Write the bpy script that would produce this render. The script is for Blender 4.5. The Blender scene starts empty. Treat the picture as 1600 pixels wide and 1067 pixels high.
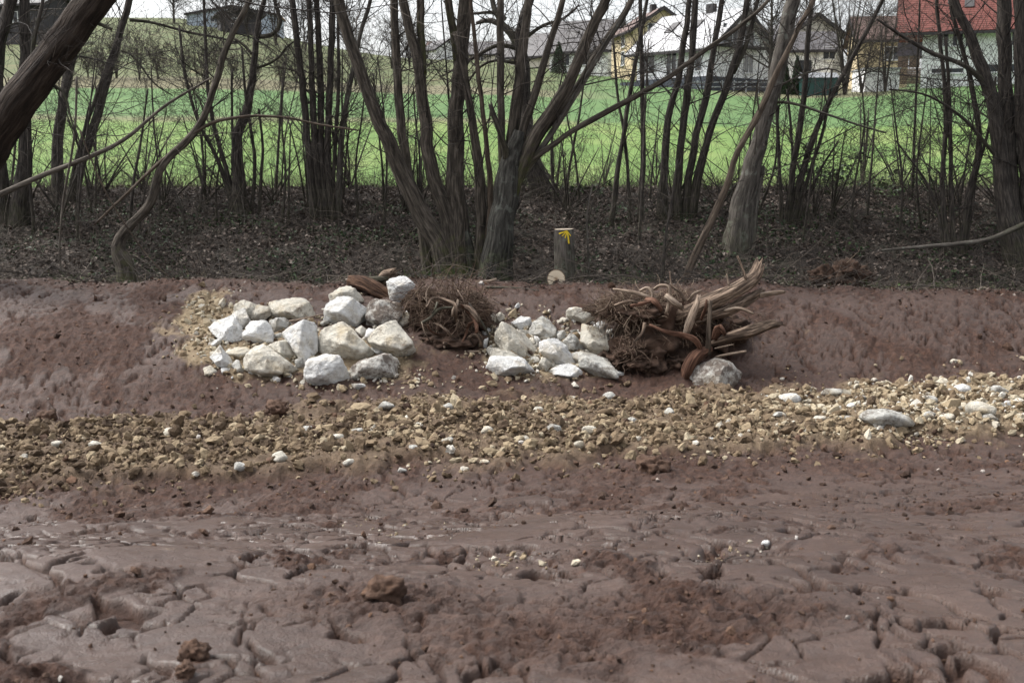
import bpy, bmesh, math, random
import numpy as np
from mathutils import Matrix, Vector
random.seed(7)
RNG = np.random.default_rng(11)
scene = bpy.context.scene
COL = scene.collection
R = math.radians

# ------------------------------------------------------------------ camera
FPX, PITCH, EYE = 1780.0, R(9.35), 1.9            # focal length in pixels of a 1600 px wide frame
cam_data = bpy.data.cameras.new('camera')
cam = bpy.data.objects.new('camera', cam_data); COL.objects.link(cam)
cam.location = (0, 0, EYE); cam.rotation_euler = (math.pi/2 - PITCH, 0, 0)
cam_data.sensor_width = 36; cam_data.lens = FPX/1600*36
cam_data.clip_start = 0.1; cam_data.clip_end = 3000
cam_data.dof.use_dof = True; cam_data.dof.focus_distance = 14.5; cam_data.dof.aperture_fstop = 5.0
scene.camera = cam
# ------------------------------------------------------------------ sky, sun, exposure
SUN_EL, SUN_AZ = R(54), R(290)
world = bpy.data.worlds.new('World'); scene.world = world; world.use_nodes = True
wn = world.node_tree; wn.nodes.clear()
sky = wn.nodes.new('ShaderNodeTexSky'); sky.sky_type = 'NISHITA'; sky.sun_disc = False
sky.sun_elevation = SUN_EL; sky.sun_rotation = SUN_AZ; sky.dust_density = 4.0; sky.air_density = 1.0
hs = wn.nodes.new('ShaderNodeHueSaturation'); hs.inputs['Saturation'].default_value = 0.22
tcw = wn.nodes.new('ShaderNodeTexCoord'); nzw = wn.nodes.new('ShaderNodeTexNoise')
nzw.inputs['Scale'].default_value = 2.2; nzw.inputs['Detail'].default_value = 6
mrw = wn.nodes.new('ShaderNodeMapRange')
mrw.inputs['From Min'].default_value = 0.3; mrw.inputs['From Max'].default_value = 0.7
mrw.inputs['To Min'].default_value = 0.88; mrw.inputs['To Max'].default_value = 1.12
mxw = wn.nodes.new('ShaderNodeVectorMath'); mxw.operation = 'SCALE'
bg = wn.nodes.new('ShaderNodeBackground'); bg.inputs['Strength'].default_value = 0.15
ow = wn.nodes.new('ShaderNodeOutputWorld')
wn.links.new(sky.outputs[0], hs.inputs['Color']); wn.links.new(tcw.outputs['Generated'], nzw.inputs['Vector'])
wn.links.new(nzw.outputs[0], mrw.inputs['Value']); wn.links.new(hs.outputs[0], mxw.inputs[0])
wn.links.new(mrw.outputs[0], mxw.inputs['Scale']); wn.links.new(mxw.outputs[0], bg.inputs[0]); wn.links.new(bg.outputs[0], ow.inputs[0])
sun_data = bpy.data.lights.new('sun', 'SUN'); sun_data.energy = 1.5; sun_data.angle = R(20); sun_data.color = (1, 0.97, 0.92)
sun = bpy.data.objects.new('sun', sun_data); COL.objects.link(sun)
sun.rotation_euler = (math.pi/2 - SUN_EL, 0, math.pi - SUN_AZ)
scene.view_settings.view_transform = 'Standard'; scene.view_settings.look = 'None'
scene.view_settings.exposure = 1.12; scene.view_settings.gamma = 1.0

# ------------------------------------------------------------------ numpy noise
def _h(ix, iy, iz, seed):
    h = (ix.astype(np.int64)*374761393 + iy.astype(np.int64)*668265263 + iz*2147483647 + seed*974634541) & 0xFFFFFFFF
    h = ((h ^ (h >> 13))*1274126177) & 0xFFFFFFFF
    h = ((h ^ (h >> 16))*2246822519) & 0xFFFFFFFF
    return (h ^ (h >> 15)) & 0xFFFFFF
def gn2(x, y, seed=0):
    x = np.asarray(x, float); y = np.asarray(y, float)
    ix = np.floor(x); iy = np.floor(y); fx = x-ix; fy = y-iy
    u = fx*fx*fx*(fx*(fx*6-15)+10); v = fy*fy*fy*(fy*(fy*6-15)+10)
    def g(dx, dy):
        a = _h(ix+dx, iy+dy, 0, seed)*(2*np.pi/0x1000000)
        return np.cos(a)*(fx-dx)+np.sin(a)*(fy-dy)
    a = g(0,0)*(1-u)+g(1,0)*u; b = g(0,1)*(1-u)+g(1,1)*u
    return (a*(1-v)+b*v)*1.5
def fbm2(x, y, octv=4, seed=0, gain=.5):
    s = 0; a = 1
    for i in range(octv):
        s = s+a*gn2(x*2**i+17.3*i, y*2**i-9.1*i, seed+i); a *= gain
    return s
def vn3(p, seed=0):
    ip = np.floor(p); f = p-ip; w = f*f*(3-2*f); out = 0
    for dx in (0,1):
        for dy in (0,1):
            for dz in (0,1):
                val = _h(ip[:,0]+dx, ip[:,1]+dy, (ip[:,2]+dz).astype(np.int64)*1013904223, seed)/0x800000-1
                out = out+val*np.where(dx, w[:,0], 1-w[:,0])*np.where(dy, w[:,1], 1-w[:,1])*np.where(dz, w[:,2], 1-w[:,2])
    return out
def fbm3(p, octv=3, seed=0, gain=.5):
    s = 0; a = 1
    for i in range(octv):
        s = s+a*vn3(p*2**i+5.7*i, seed+i); a *= gain
    return s
def worley(x, y, seed=0):
    ix = np.floor(x); iy = np.floor(y)
    f1 = np.full(x.shape, 9.); f2 = np.full(x.shape, 9.); cid = np.zeros(x.shape)
    for dx in (-1,0,1):
        for dy in (-1,0,1):
            a = _h(ix+dx, iy+dy, 0, seed)/0x1000000; b = _h(ix+dx, iy+dy, 7, seed+3)/0x1000000
            d = np.hypot(ix+dx+a-x, iy+dy+b-y)
            m = d < f1
            f2 = np.where(m, f1, np.minimum(f2, d)); cid = np.where(m, (a*7.13+b*3.7) % 1, cid); f1 = np.where(m, d, f1)
    return f1, f2, cid
def sst(a, b, x):
    t = np.clip((x-a)/(b-a), 0, 1); return t*t*(3-2*t)

# ------------------------------------------------------------------ terrain
CP, SP = math.cos(PITCH), math.sin(PITCH)
_Y = np.arange(-40, 30, .05)
_k = np.array([(-40,.5),(0,.4),(2,.36),(3.2,.3),(4.5,.15),(5.5,-.03),(6.5,-.28),(8,-.7),(9.5,-.98),(10.3,-1.02),(13.2,-1.0),(13.9,-.84),
               (15,-.46),(16,-.17),(16.7,-.02),(17.3,0),(17.9,-.12),(18.4,-.5),(19,-.38),(20,.12),(22,.75),(23.3,1.02),(24.5,1.18),(30,1.6)])
_Z = np.interp(_Y, _k[:,0], _k[:,1])
_g = np.exp(-.5*(np.arange(-20,21)*.05/.28)**2); _g /= _g.sum()
_Z = np.convolve(np.pad(_Z, 20, mode='edge'), _g, 'valid')
def el_of_v(v): return np.arctan((533.5-np.asarray(v, float))/FPX)-PITCH
_AZ = np.array([-.75,-.45,-.3,-.06,.12,.25,.45,.75])
_FY = np.log(np.array([24.5,50,80,100,140,220,400,900]))
_V = np.array([[296,182,131,101,76,40,25,30],[296,182,131,101,76,40,25,30],[296,184,133,104,77,37,28,32],[296,187,142,120,101,93,101,120],
               [296,192,153,139,122,108,108,125],[296,196,161,148,138,127,120,130],[296,190,150,131,124,118,115,125],[296,190,150,131,124,118,115,125]])
_LY = np.linspace(_FY[0], _FY[-1], 400)
_EL = np.array([np.interp(_LY, _FY, el_of_v(r)) for r in _V])
_g2 = np.exp(-.5*(np.arange(-14,15)/6.)**2); _g2 /= _g2.sum()
_EL = np.array([np.convolve(np.pad(r, 14, mode='edge'), _g2, 'valid') for r in _EL])
_EL[:,0:1] = (1.18-EYE)/24.5
def field_z(X, Y):
    Y = np.maximum(Y, 24.5); az = np.clip(X/Y, -.74, .74); ly = np.clip((np.log(Y)-_LY[0])/(_LY[1]-_LY[0]), 0, 398.99)
    ai = np.interp(az, _AZ, np.arange(len(_AZ))); a0 = np.minimum(ai.astype(int), len(_AZ)-2); fa = ai-a0; fa = fa*fa*(3-2*fa)
    l0 = ly.astype(int); fl = ly-l0
    e = (_EL[a0,l0]*(1-fl)+_EL[a0,l0+1]*fl)*(1-fa)+(_EL[a0+1,l0]*(1-fl)+_EL[a0+1,l0+1]*fl)*fa
    return EYE+Y*np.tan(e)
def macro(X, Y):
    X = np.asarray(X, float); Y = np.asarray(Y, float)
    w = sst(4.5, 8, Y)*(1-sst(13.5, 16.8, Y))
    yp = Y-.19*np.clip(X, -10, 10)*w
    z = np.interp(yp, _Y, _Z)
    z = z-.2*sst(2.5, 8, X)*np.exp(-((Y-16.8)/1.4)**2)
    z = z+.10*sst(-2, -6, X)*np.exp(-((Y-6.5)/1.6)**2)
    z = z+(.045*fbm2(X*1.6, Y*1.2, 4, 8, .6)+.05*gn2(X*.6, X*0, 9))*np.exp(-((Y-17.1)/.8)**2)
    und = fbm2(X*.45+3, Y*.45, 3, 5)
    z = z+und*np.where(Y < 17.5, .07, .12)*(1-sst(23, 24.6, Y))
    t = sst(23.8, 24.8, Y)
    return z*(1-t)+field_z(X, Y)*t
def gz(x, y): return float(macro(np.array([x]), np.array([y]))[0])
def ray(u, v):
    a = (u-800)/FPX; b = -(v-533.5)/FPX
    return np.array([a, CP+b*SP, -SP+b*CP])
def P(u, v, Y):
    d = ray(u, v); t = Y/d[1]
    return np.array([0, 0, EYE])+d*t
def PX(px, Y): return px/FPX*Y/CP*1.0
_HY = np.concatenate([np.arange(2.2, 26, .02), np.geomspace(26, 500, 900)])
def hit(u, v):
    d = ray(u, v); t = _HY/d[1]; X = d[0]*t; Z = EYE+d[2]*t
    below = Z < macro(X, _HY)
    i = int(np.argmax(below)) if below.any() else len(_HY)-1
    return X[i], _HY[i], Z[i]

# ------------------------------------------------------------------ mesh helpers
def mesh_np(name, V, faces, mat=None, smooth=True, attrs=None):
    """faces: list of int arrays (n,k)"""
    me = bpy.data.meshes.new(name)
    V = np.ascontiguousarray(V, dtype=np.float32)
    me.vertices.add(len(V)); me.vertices.foreach_set('co', V.ravel())
    faces = [np.asarray(f) for f in faces if len(f)]
    nl = sum(f.size for f in faces); npoly = sum(len(f) for f in faces)
    me.loops.add(nl); me.loops.foreach_set('vertex_index', np.concatenate([f.ravel() for f in faces]).astype(np.int32))
    tot = np.concatenate([np.full(len(f), f.shape[1]) for f in faces]); st = np.concatenate([[0], np.cumsum(tot)[:-1]])
    me.polygons.add(npoly); me.polygons.foreach_set('loop_start', st.astype(np.int32))
    me.polygons.foreach_set('use_smooth', np.full(npoly, smooth))
    if attrs:
        for k, a in attrs.items():
            a = np.ascontiguousarray(a, dtype=np.float32)
            if a.ndim == 1:
                me.attributes.new(k, 'FLOAT', 'POINT').data.foreach_set('value', a)
            else:
                me.attributes.new(k, 'FLOAT_VECTOR', 'POINT').data.foreach_set('vector', a.ravel())
    me.update(calc_edges=True)
    if mat: me.materials.append(mat)
    return me
def obj(name, me, parent=None, loc=None, label=None, cat=None, group=None, kind=None):
    o = bpy.data.objects.new(name, me); COL.objects.link(o)
    if parent is not None: o.parent = parent
    if loc is not None: o.location = loc
    if label: o['label'] = label
    if cat: o['category'] = cat
    if group: o['group'] = group
    if kind: o['kind'] = kind
    return o
def thing(name, loc, label, cat, group=None): return obj(name, None, None, loc, label, cat, group)
def norm(a): return a/np.maximum(np.linalg.norm(a, axis=-1, keepdims=True), 1e-9)
def tubes(pts, rad, k=3):
    """pts (N,S,3) rad (N,S) -> V, quads"""
    N, S, _ = pts.shape
    T = np.gradient(pts, axis=1); T = norm(T)
    ref = np.where(np.abs(T[:,:1,2:3]) > .8, np.array([1.,0,0]), np.array([0,0,1.]))
    A = np.empty_like(T); a = norm(np.cross(T[:,0], ref[:,0])); A[:,0] = a
    for s in range(1, S):
        a = norm(a-T[:,s]*np.sum(a*T[:,s], -1, keepdims=True)); A[:,s] = a
    B = np.cross(T, A)
    th = np.arange(k)*2*np.pi/k
    V = pts[:,:,None]+rad[:,:,None,None]*(A[:,:,None]*np.cos(th)[:,None]+B[:,:,None]*np.sin(th)[:,None])
    idx = np.arange(N*S*k).reshape(N, S, k)
    q = np.stack([idx[:,:-1], np.roll(idx,-1,2)[:,:-1], np.roll(idx,-1,2)[:,1:], idx[:,1:]], -1).reshape(-1, 4)
    return V.reshape(-1, 3), q
def spline(P_, n):
    P_ = np.asarray(P_, float); m = len(P_)
    if m == 2: return P_[0]+(P_[1]-P_[0])*np.linspace(0, 1, n)[:,None]
    Q = np.vstack([2*P_[0]-P_[1], P_, 2*P_[-1]-P_[-2]])
    d = np.concatenate([[0], np.cumsum(np.linalg.norm(np.diff(P_, axis=0), axis=1))]); s = np.linspace(0, d[-1], n)
    i = np.clip(np.searchsorted(d, s, 'right')-1, 0, m-2); t = ((s-d[i])/(d[i+1]-d[i]))[:,None]
    p0, p1, p2, p3 = Q[i], Q[i+1], Q[i+2], Q[i+3]
    return .5*(2*p1+(p2-p0)*t+(2*p0-5*p1+4*p2-p3)*t*t+(3*p1-p0-3*p2+p3)*t**3)
def limb(path, rad, mat, k=12, seed=0, rough=.12, ragged=0., step=.10, fibre=0.):
    """one thick wooden tube with bark relief; path (n,3), rad (n,)"""
    path = np.asarray(path, float); L = np.sum(np.linalg.norm(np.diff(path, axis=0), axis=1))
    n = int(np.clip(L/step, 6, 90)); c = spline(path, n); r = np.interp(np.linspace(0, 1, n), np.linspace(0, 1, len(rad)), rad)
    V, q = tubes(c[None], r[None], k)
    th = np.tile(np.arange(k)*2*np.pi/k, n); s = np.repeat(np.linspace(0, L, n), k); rr = np.repeat(r, k)
    cc = np.repeat(c, k, 0); d = V-cc
    f = 1+rough*fbm3(np.stack([np.cos(th)*2.2, np.sin(th)*2.2, s*1.6+seed*7.7], -1), 3, seed)
    if fibre: f = f+fibre*vn3(np.stack([np.cos(th)*6, np.sin(th)*6, s*2.0], -1), seed+5)
    V = cc+d*f[:,None]
    if ragged:
        e = np.repeat(np.linspace(0, 1, n), k); tdir = norm(c[-1]-c[-3])
        V = V+tdir*(ragged*np.clip(vn3(np.stack([np.cos(th)*3, np.sin(th)*3, th*0], -1), seed+9), -.6, 1)*sst(.9, 1, e))[:,None]
    i0 = len(V); V = np.vstack([V, c[0], c[-1]-norm(c[-1]-c[-2])*r[-1]*.25])
    a = np.arange(k); b = (a+1) % k; off = (n-1)*k
    tri = np.vstack([np.stack([b, a, np.full(k, i0)], -1), np.stack([off+a, off+b, np.full(k, i0+1)], -1)])
    tc = np.stack([np.cos(th)*rr, np.sin(th)*rr, s], -1); tc = np.vstack([tc, [0,0,0], [0,0,L]])
    return mesh_np('limb', V, [q, tri], mat, True, {'tc': tc})
def box_arr(x0, x1, y0, y1, z0, z1):
    V = np.array([(x0,y0,z0),(x1,y0,z0),(x1,y1,z0),(x0,y1,z0),(x0,y0,z1),(x1,y0,z1),(x1,y1,z1),(x0,y1,z1)], float)
    return V, np.array([(0,3,2,1),(4,5,6,7),(0,1,5,4),(1,2,6,5),(2,3,7,6),(3,0,4,7)])
def box(name, b, mat, parent, **kw):
    V, F = box_arr(*b); return obj(name, mesh_np(name, V, [F], mat, False), parent, **kw)
_ICO = {}
def ico(sub):
    if sub not in _ICO:
        bm = bmesh.new(); bmesh.ops.create_icosphere(bm, subdivisions=max(sub,1), radius=1)
        _ICO[sub] = (np.array([v.co[:] for v in bm.verts]), np.array([[v.index for v in f.verts] for f in bm.faces])); bm.free()
    return _ICO[sub]

# ------------------------------------------------------------------ materials
def mat_new(name):
    m = bpy.data.materials.new(name); m.use_nodes = True; nt = m.node_tree
    return m, nt, nt.nodes['Principled BSDF'], nt.links.new
def N_(nt, t, **kw):
    n = nt.nodes.new(t)
    for k, v in kw.items():
        if k in n.inputs: n.inputs[k].default_value = v
        else: setattr(n, k, v)
    return n
def ramp(nt, fac, stops, link):
    r = nt.nodes.new('ShaderNodeValToRGB'); e = r.color_ramp.elements
    while len(e) < len(stops): e.new(.5)
    for el, (p, c) in zip(e, stops): el.position = p; el.color = (*c, 1) if len(c) == 3 else c
    link(fac, r.inputs[0]); return r.outputs[0]
def noise(nt, link, vec, scale, detail=4, rough=.55):
    n = N_(nt, 'ShaderNodeTexNoise', Scale=scale, Detail=detail, Roughness=rough)
    if vec is not None: link(vec, n.inputs['Vector'])
    return n.outputs[0]
def mix(nt, link, f, a, b, mode='MIX'):
    m = nt.nodes.new('ShaderNodeMix'); m.data_type = 'RGBA'; m.blend_type = mode
    if isinstance(f, (int, float)): m.inputs[0].default_value = f
    else: link(f, m.inputs[0])
    for s, x in ((6, a), (7, b)):
        if isinstance(x, tuple): m.inputs[s].default_value = (*x, 1)
        else: link(x, m.inputs[s])
    return m.outputs[2]
def math_(nt, link, op, a, b=None):
    m = nt.nodes.new('ShaderNodeMath'); m.operation = op
    for i, x in enumerate((a, b)):
        if x is None: continue
        if isinstance(x, (int, float)): m.inputs[i].default_value = x
        else: link(x, m.inputs[i])
    return m.outputs[0]
def bump(nt, link, h, bs, strength, dist):
    b = N_(nt, 'ShaderNodeBump', Strength=strength, Distance=dist); link(h, b.inputs['Height']); link(b.outputs[0], bs.inputs['Normal'])
def attr(nt, n): a = nt.nodes.new('ShaderNodeAttribute'); a.attribute_name = n; return a
def objco(nt): return nt.nodes.new('ShaderNodeTexCoord').outputs['Object']
def plain(name, col, rough=.7, var=.15, scale=3., metal=0.):
    m, nt, bs, L = mat_new(name); f = noise(nt, L, objco(nt), scale, 5)
    d = tuple(c*(1-var) for c in col); b = tuple(min(1, c*(1+var)) for c in col)
    L(ramp(nt, f, [(.3, d), (.7, b)], L), bs.inputs['Base Color']); bs.inputs['Roughness'].default_value = rough; bs.inputs['Metallic'].default_value = metal
    return m
def make_mud():
    m, nt, bs, L = mat_new('mud'); co = objco(nt); s = attr(nt, 'smooth').outputs['Fac']; st = attr(nt, 'sand').outputs['Fac']
    n1 = noise(nt, L, co, 1.3, 5); n2 = noise(nt, L, co, 14, 6, .65); n3 = noise(nt, L, co, 90, 4, .7)
    red = ramp(nt, n2, [(.25, (.024,.010,.006)), (.5, (.060,.026,.015)), (.75, (.12,.057,.034))], L)
    grey = ramp(nt, n1, [(.3, (.033,.017,.011)), (.5, (.054,.029,.020)), (.7, (.080,.047,.034))], L)
    grey = mix(nt, L, .35, grey, ramp(nt, n2, [(.3, (.022,.011,.007)), (.7, (.092,.056,.042))], L))
    c = mix(nt, L, s, red, grey)
    sand = ramp(nt, n2, [(.3, (.20,.14,.08)), (.7, (.42,.33,.21))], L)
    c = mix(nt, L, st, c, sand)
    L(c, bs.inputs['Base Color'])
    wet = ramp(nt, noise(nt, L, co, 2.1, 4), [(.34, (.46,)*3), (.52, (.33,)*3), (.66, (.22,)*3)], L)
    r = mix(nt, L, s, (.85,.85,.85), wet); r = mix(nt, L, st, r, (.9,.9,.9)); L(r, bs.inputs['Roughness'])
    bs.inputs['Specular IOR Level'].default_value = .45
    k = math_(nt, L, 'SUBTRACT', 1.22, s); h = math_(nt, L, 'MULTIPLY', math_(nt, L, 'ADD', n2, math_(nt, L, 'MULTIPLY', n3, .5)), k)
    bump(nt, L, h, bs, 1., .05); return m
def make_floor():
    m, nt, bs, L = mat_new('forest_soil'); co = objco(nt); n1 = noise(nt, L, co, 1.2, 4); n2 = noise(nt, L, co, 22, 6, .7)
    c = ramp(nt, n2, [(.3, (.018,.013,.010)), (.55, (.045,.034,.026)), (.75, (.085,.065,.050))], L)
    c = mix(nt, L, ramp(nt, n1, [(.5, (0,0,0)), (.7, (.5,.5,.5))], L), c, (.025,.035,.014))
    L(c, bs.inputs['Base Color']); bs.inputs['Roughness'].default_value = .9; bump(nt, L, n2, bs, 1., .05); return m
def make_field():
    m, nt, bs, L = mat_new('field_grass'); co = objco(nt); z = attr(nt, 'zone').outputs['Vector']
    sx = nt.nodes.new('ShaderNodeSeparateXYZ'); L(z, sx.inputs[0])
    mp = N_(nt, 'ShaderNodeMapping'); L(co, mp.inputs['Vector']); mp.inputs['Scale'].default_value = (.8, .35, 1)
    n1 = noise(nt, L, mp.outputs[0], .5, 6, .6); n2 = noise(nt, L, co, 5, 6, .7)
    a = ramp(nt, n1, [(.3, (.105,.19,.050)), (.5, (.145,.23,.062)), (.7, (.20,.26,.085))], L)
    b = ramp(nt, n1, [(.3, (.085,.165,.058)), (.7, (.125,.205,.072))], L)
    c = mix(nt, L, sx.outputs[0], a, b)
    hl = ramp(nt, n1, [(.3, (.085,.115,.045)), (.6, (.13,.14,.065)), (.75, (.17,.135,.075))], L)
    c = mix(nt, L, sx.outputs[1], c, hl); c = mix(nt, L, sx.outputs[2], c, ramp(nt, n2, [(.3, (.10,.08,.055)), (.7, (.26,.23,.14))], L))
    c = mix(nt, L, .35, c, ramp(nt, n2, [(.25, (.45,.45,.45)), (.75, (1,1,1))], L), 'MULTIPLY')
    L(c, bs.inputs['Base Color']); bs.inputs['Roughness'].default_value = .85; bs.inputs['Specular IOR Level'].default_value = .2
    bump(nt, L, n2, bs, .7, .12); return m
def make_rock(name, base, stain, dark, dark_amt=.25):
    m, nt, bs, L = mat_new(name); co = objco(nt); oi = nt.nodes.new('ShaderNodeObjectInfo')
    ad = nt.nodes.new('ShaderNodeVectorMath'); ad.operation = 'ADD'; L(co, ad.inputs[0])
    cm = nt.nodes.new('ShaderNodeCombineXYZ'); rr = math_(nt, L, 'MULTIPLY', oi.outputs['Random'], 40.); L(rr, cm.inputs[0]); L(rr, cm.inputs[2]); L(cm.outputs[0], ad.inputs[1])
    co = ad.outputs[0]; n1 = noise(nt, L, co, 3.2, 6, .6); n2 = noise(nt, L, co, 16, 6, .7); n3 = noise(nt, L, co, 60, 4, .7); n4 = noise(nt, L, co, 5.5, 7, .75)
    c = ramp(nt, n2, [(.25, tuple(x*.62 for x in base)), (.5, base), (.75, tuple(min(.86, x*1.15) for x in base))], L)
    c = mix(nt, L, ramp(nt, n1, [(.5, (0,0,0)), (.68, (.75,)*3)], L), c, stain)
    c = mix(nt, L, ramp(nt, n4, [(.60-dark_amt*.25, (0,0,0)), (.74-dark_amt*.25, (.85,)*3)], L), c, dark)
    L(c, bs.inputs['Base Color']); bs.inputs['Roughness'].default_value = .88; bs.inputs['Specular IOR Level'].default_value = .3
    h = math_(nt, L, 'ADD', n2, math_(nt, L, 'MULTIPLY', n3, .4)); bump(nt, L, h, bs, 1., .07); return m
def make_bark(name, lo, hi, moss=0., scale=1., ridge=.03, lichen=0.):
    m, nt, bs, L = mat_new(name); tc = attr(nt, 'tc').outputs['Vector']; mp = N_(nt, 'ShaderNodeMapping'); L(tc, mp.inputs['Vector'])
    mp.inputs['Scale'].default_value = (1, 1, .13)
    n1 = noise(nt, L, mp.outputs[0], 38*scale, 5, .6); n2 = noise(nt, L, tc, 7, 5, .6); n3 = noise(nt, L, tc, 1.6, 3)
    c = ramp(nt, n1, [(.32, tuple(x*.35 for x in lo)), (.48, lo), (.68, hi)], L)
    c = mix(nt, L, .4, c, ramp(nt, n2, [(.3, (.45,)*3), (.7, (1,1,1))], L), 'MULTIPLY')
    if lichen: c = mix(nt, L, ramp(nt, n2, [(.56, (0,0,0)), (.66, (lichen,)*3)], L), c, (.20,.22,.19))
    if moss:
        sx = nt.nodes.new('ShaderNodeSeparateXYZ'); L(tc, sx.inputs[0])
        up = ramp(nt, math_(nt, L, 'ADD', math_(nt, L, 'MULTIPLY', sx.outputs[2], -.28), n2), [(.22, (0,0,0)), (.5, (moss,)*3)], L)
        c = mix(nt, L, up, c, (.062,.070,.018))
    L(c, bs.inputs['Base Color']); bs.inputs['Roughness'].default_value = .9; bs.inputs['Specular IOR Level'].default_value = .25
    bump(nt, L, n1, bs, 1., ridge); return m
def make_tint(name, stops, rough=.85, key='tint', bumpscale=0, trans=0.):
    m, nt, bs, L = mat_new(name); t = attr(nt, key).outputs['Fac']; c = ramp(nt, t, stops, L)
    n = noise(nt, L, objco(nt), bumpscale or 30, 5, .7)
    c = mix(nt, L, .55, c, ramp(nt, n, [(.25, (.4,)*3), (.7, (1.,)*3)], L), 'MULTIPLY')
    L(c, bs.inputs['Base Color']); bs.inputs['Roughness'].default_value = rough; bs.inputs['Specular IOR Level'].default_value = .3
    if bumpscale: bump(nt, L, n, bs, .8, .02)
    return m
M_mud = make_mud(); M_floor = make_floor(); M_field = make_field()
M_rock = [make_rock('limestone_white', (.76,.755,.735), (.63,.56,.44), (.27,.225,.175), .22),
          make_rock('limestone_cream', (.69,.65,.56), (.55,.44,.28), (.25,.195,.14), .30),
          make_rock('limestone_grey', (.58,.57,.53), (.40,.33,.225), (.18,.15,.12), .45),
          make_rock('limestone_soiled', (.66,.64,.59), (.38,.30,.21), (.10,.066,.047), .75)]
M_bark_big = make_bark('bark_fissured', (0.0312,0.0223,0.0171), (0.0743,0.0564,0.0446), 0, .45, .09)
M_bark_willow = make_bark('bark_willow', (0.0644,0.0534,0.0420), (0.1549,0.1301,0.1066), .75, .7, .05)
M_bark_old = make_bark('bark_lichen', (0.0437,0.0412,0.0350), (0.0993,0.0952,0.0833), .6, .7, .05, .35)
M_bark_dark = make_bark('bark_dark', (0.0477,0.0408,0.0351), (0.1123,0.0954,0.0814), .25, 1., .03)
M_bark_grey = make_bark('bark_grey', (0.0753,0.0662,0.0562), (0.1504,0.1323,0.1154), .25, .6, .015, .4)
M_bark_tan = make_bark('bark_tan', (0.0840,0.0630,0.0468), (0.1500,0.1170,0.0900), 0, .8, .015)
M_bark_pale = make_bark('bark_pale', (0.1100,0.0935,0.0770), (0.1870,0.1650,0.1375), 0, .8, .015)
M_root = make_bark('root_wood', (.095,.066,.048), (.34,.25,.185), 0, 1., .03)
M_root_red = make_bark('root_red', (.095,.046,.029), (.21,.115,.078), 0, 1., .03)
M_root_pale = make_bark('root_pale', (.21,.155,.115), (.46,.37,.29), 0, 1., .03)
M_rotten = make_bark('rotten_wood', (.065,.034,.021), (.19,.11,.07), 0, .8, .06)
M_twig = make_tint('twigs', [(0, (.018,.015,.013)), (.5, (.045,.037,.032)), (.8, (.10,.082,.068)), (1, (.18,.15,.12))])
M_fibre = make_tint('root_fibres', [(0, (.040,.023,.016)), (.5, (.12,.078,.054)), (1, (.34,.26,.19))])
M_soil = make_tint('root_soil', [(0, (.030,.018,.012)), (1, (.085,.05,.034))], .95, 'tint', 18)
M_litter = make_tint('dead_leaves', [(0, (.035,.024,.018)), (.4, (.095,.070,.055)), (.75, (.18,.142,.118)), (1, (.34,.29,.25))], .8)
M_ivy = make_tint('ivy_leaves', [(0, (.014,.028,.011)), (.6, (.034,.066,.021)), (1, (.08,.13,.036))], .5)
M_blade = make_tint('grass_blades', [(0, (.035,.075,.018)), (.45, (.085,.13,.03)), (.55, (.17,.14,.08)), (1, (.34,.29,.20))], .8)
M_clod = make_tint('gravel', [(0, (.065,.042,.026)), (.3, (.19,.135,.083)), (.6, (.34,.265,.17)), (.78, (.48,.415,.30)), (1, (.62,.59,.53))], .92, 'tint', 45)
M_crumb = make_tint('mud_crumbs', [(0, (.045,.026,.018)), (.6, (.12,.07,.047)), (.8, (.18,.10,.06)), (1, (.55,.52,.48))], .9, 'tint', 60)

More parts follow.
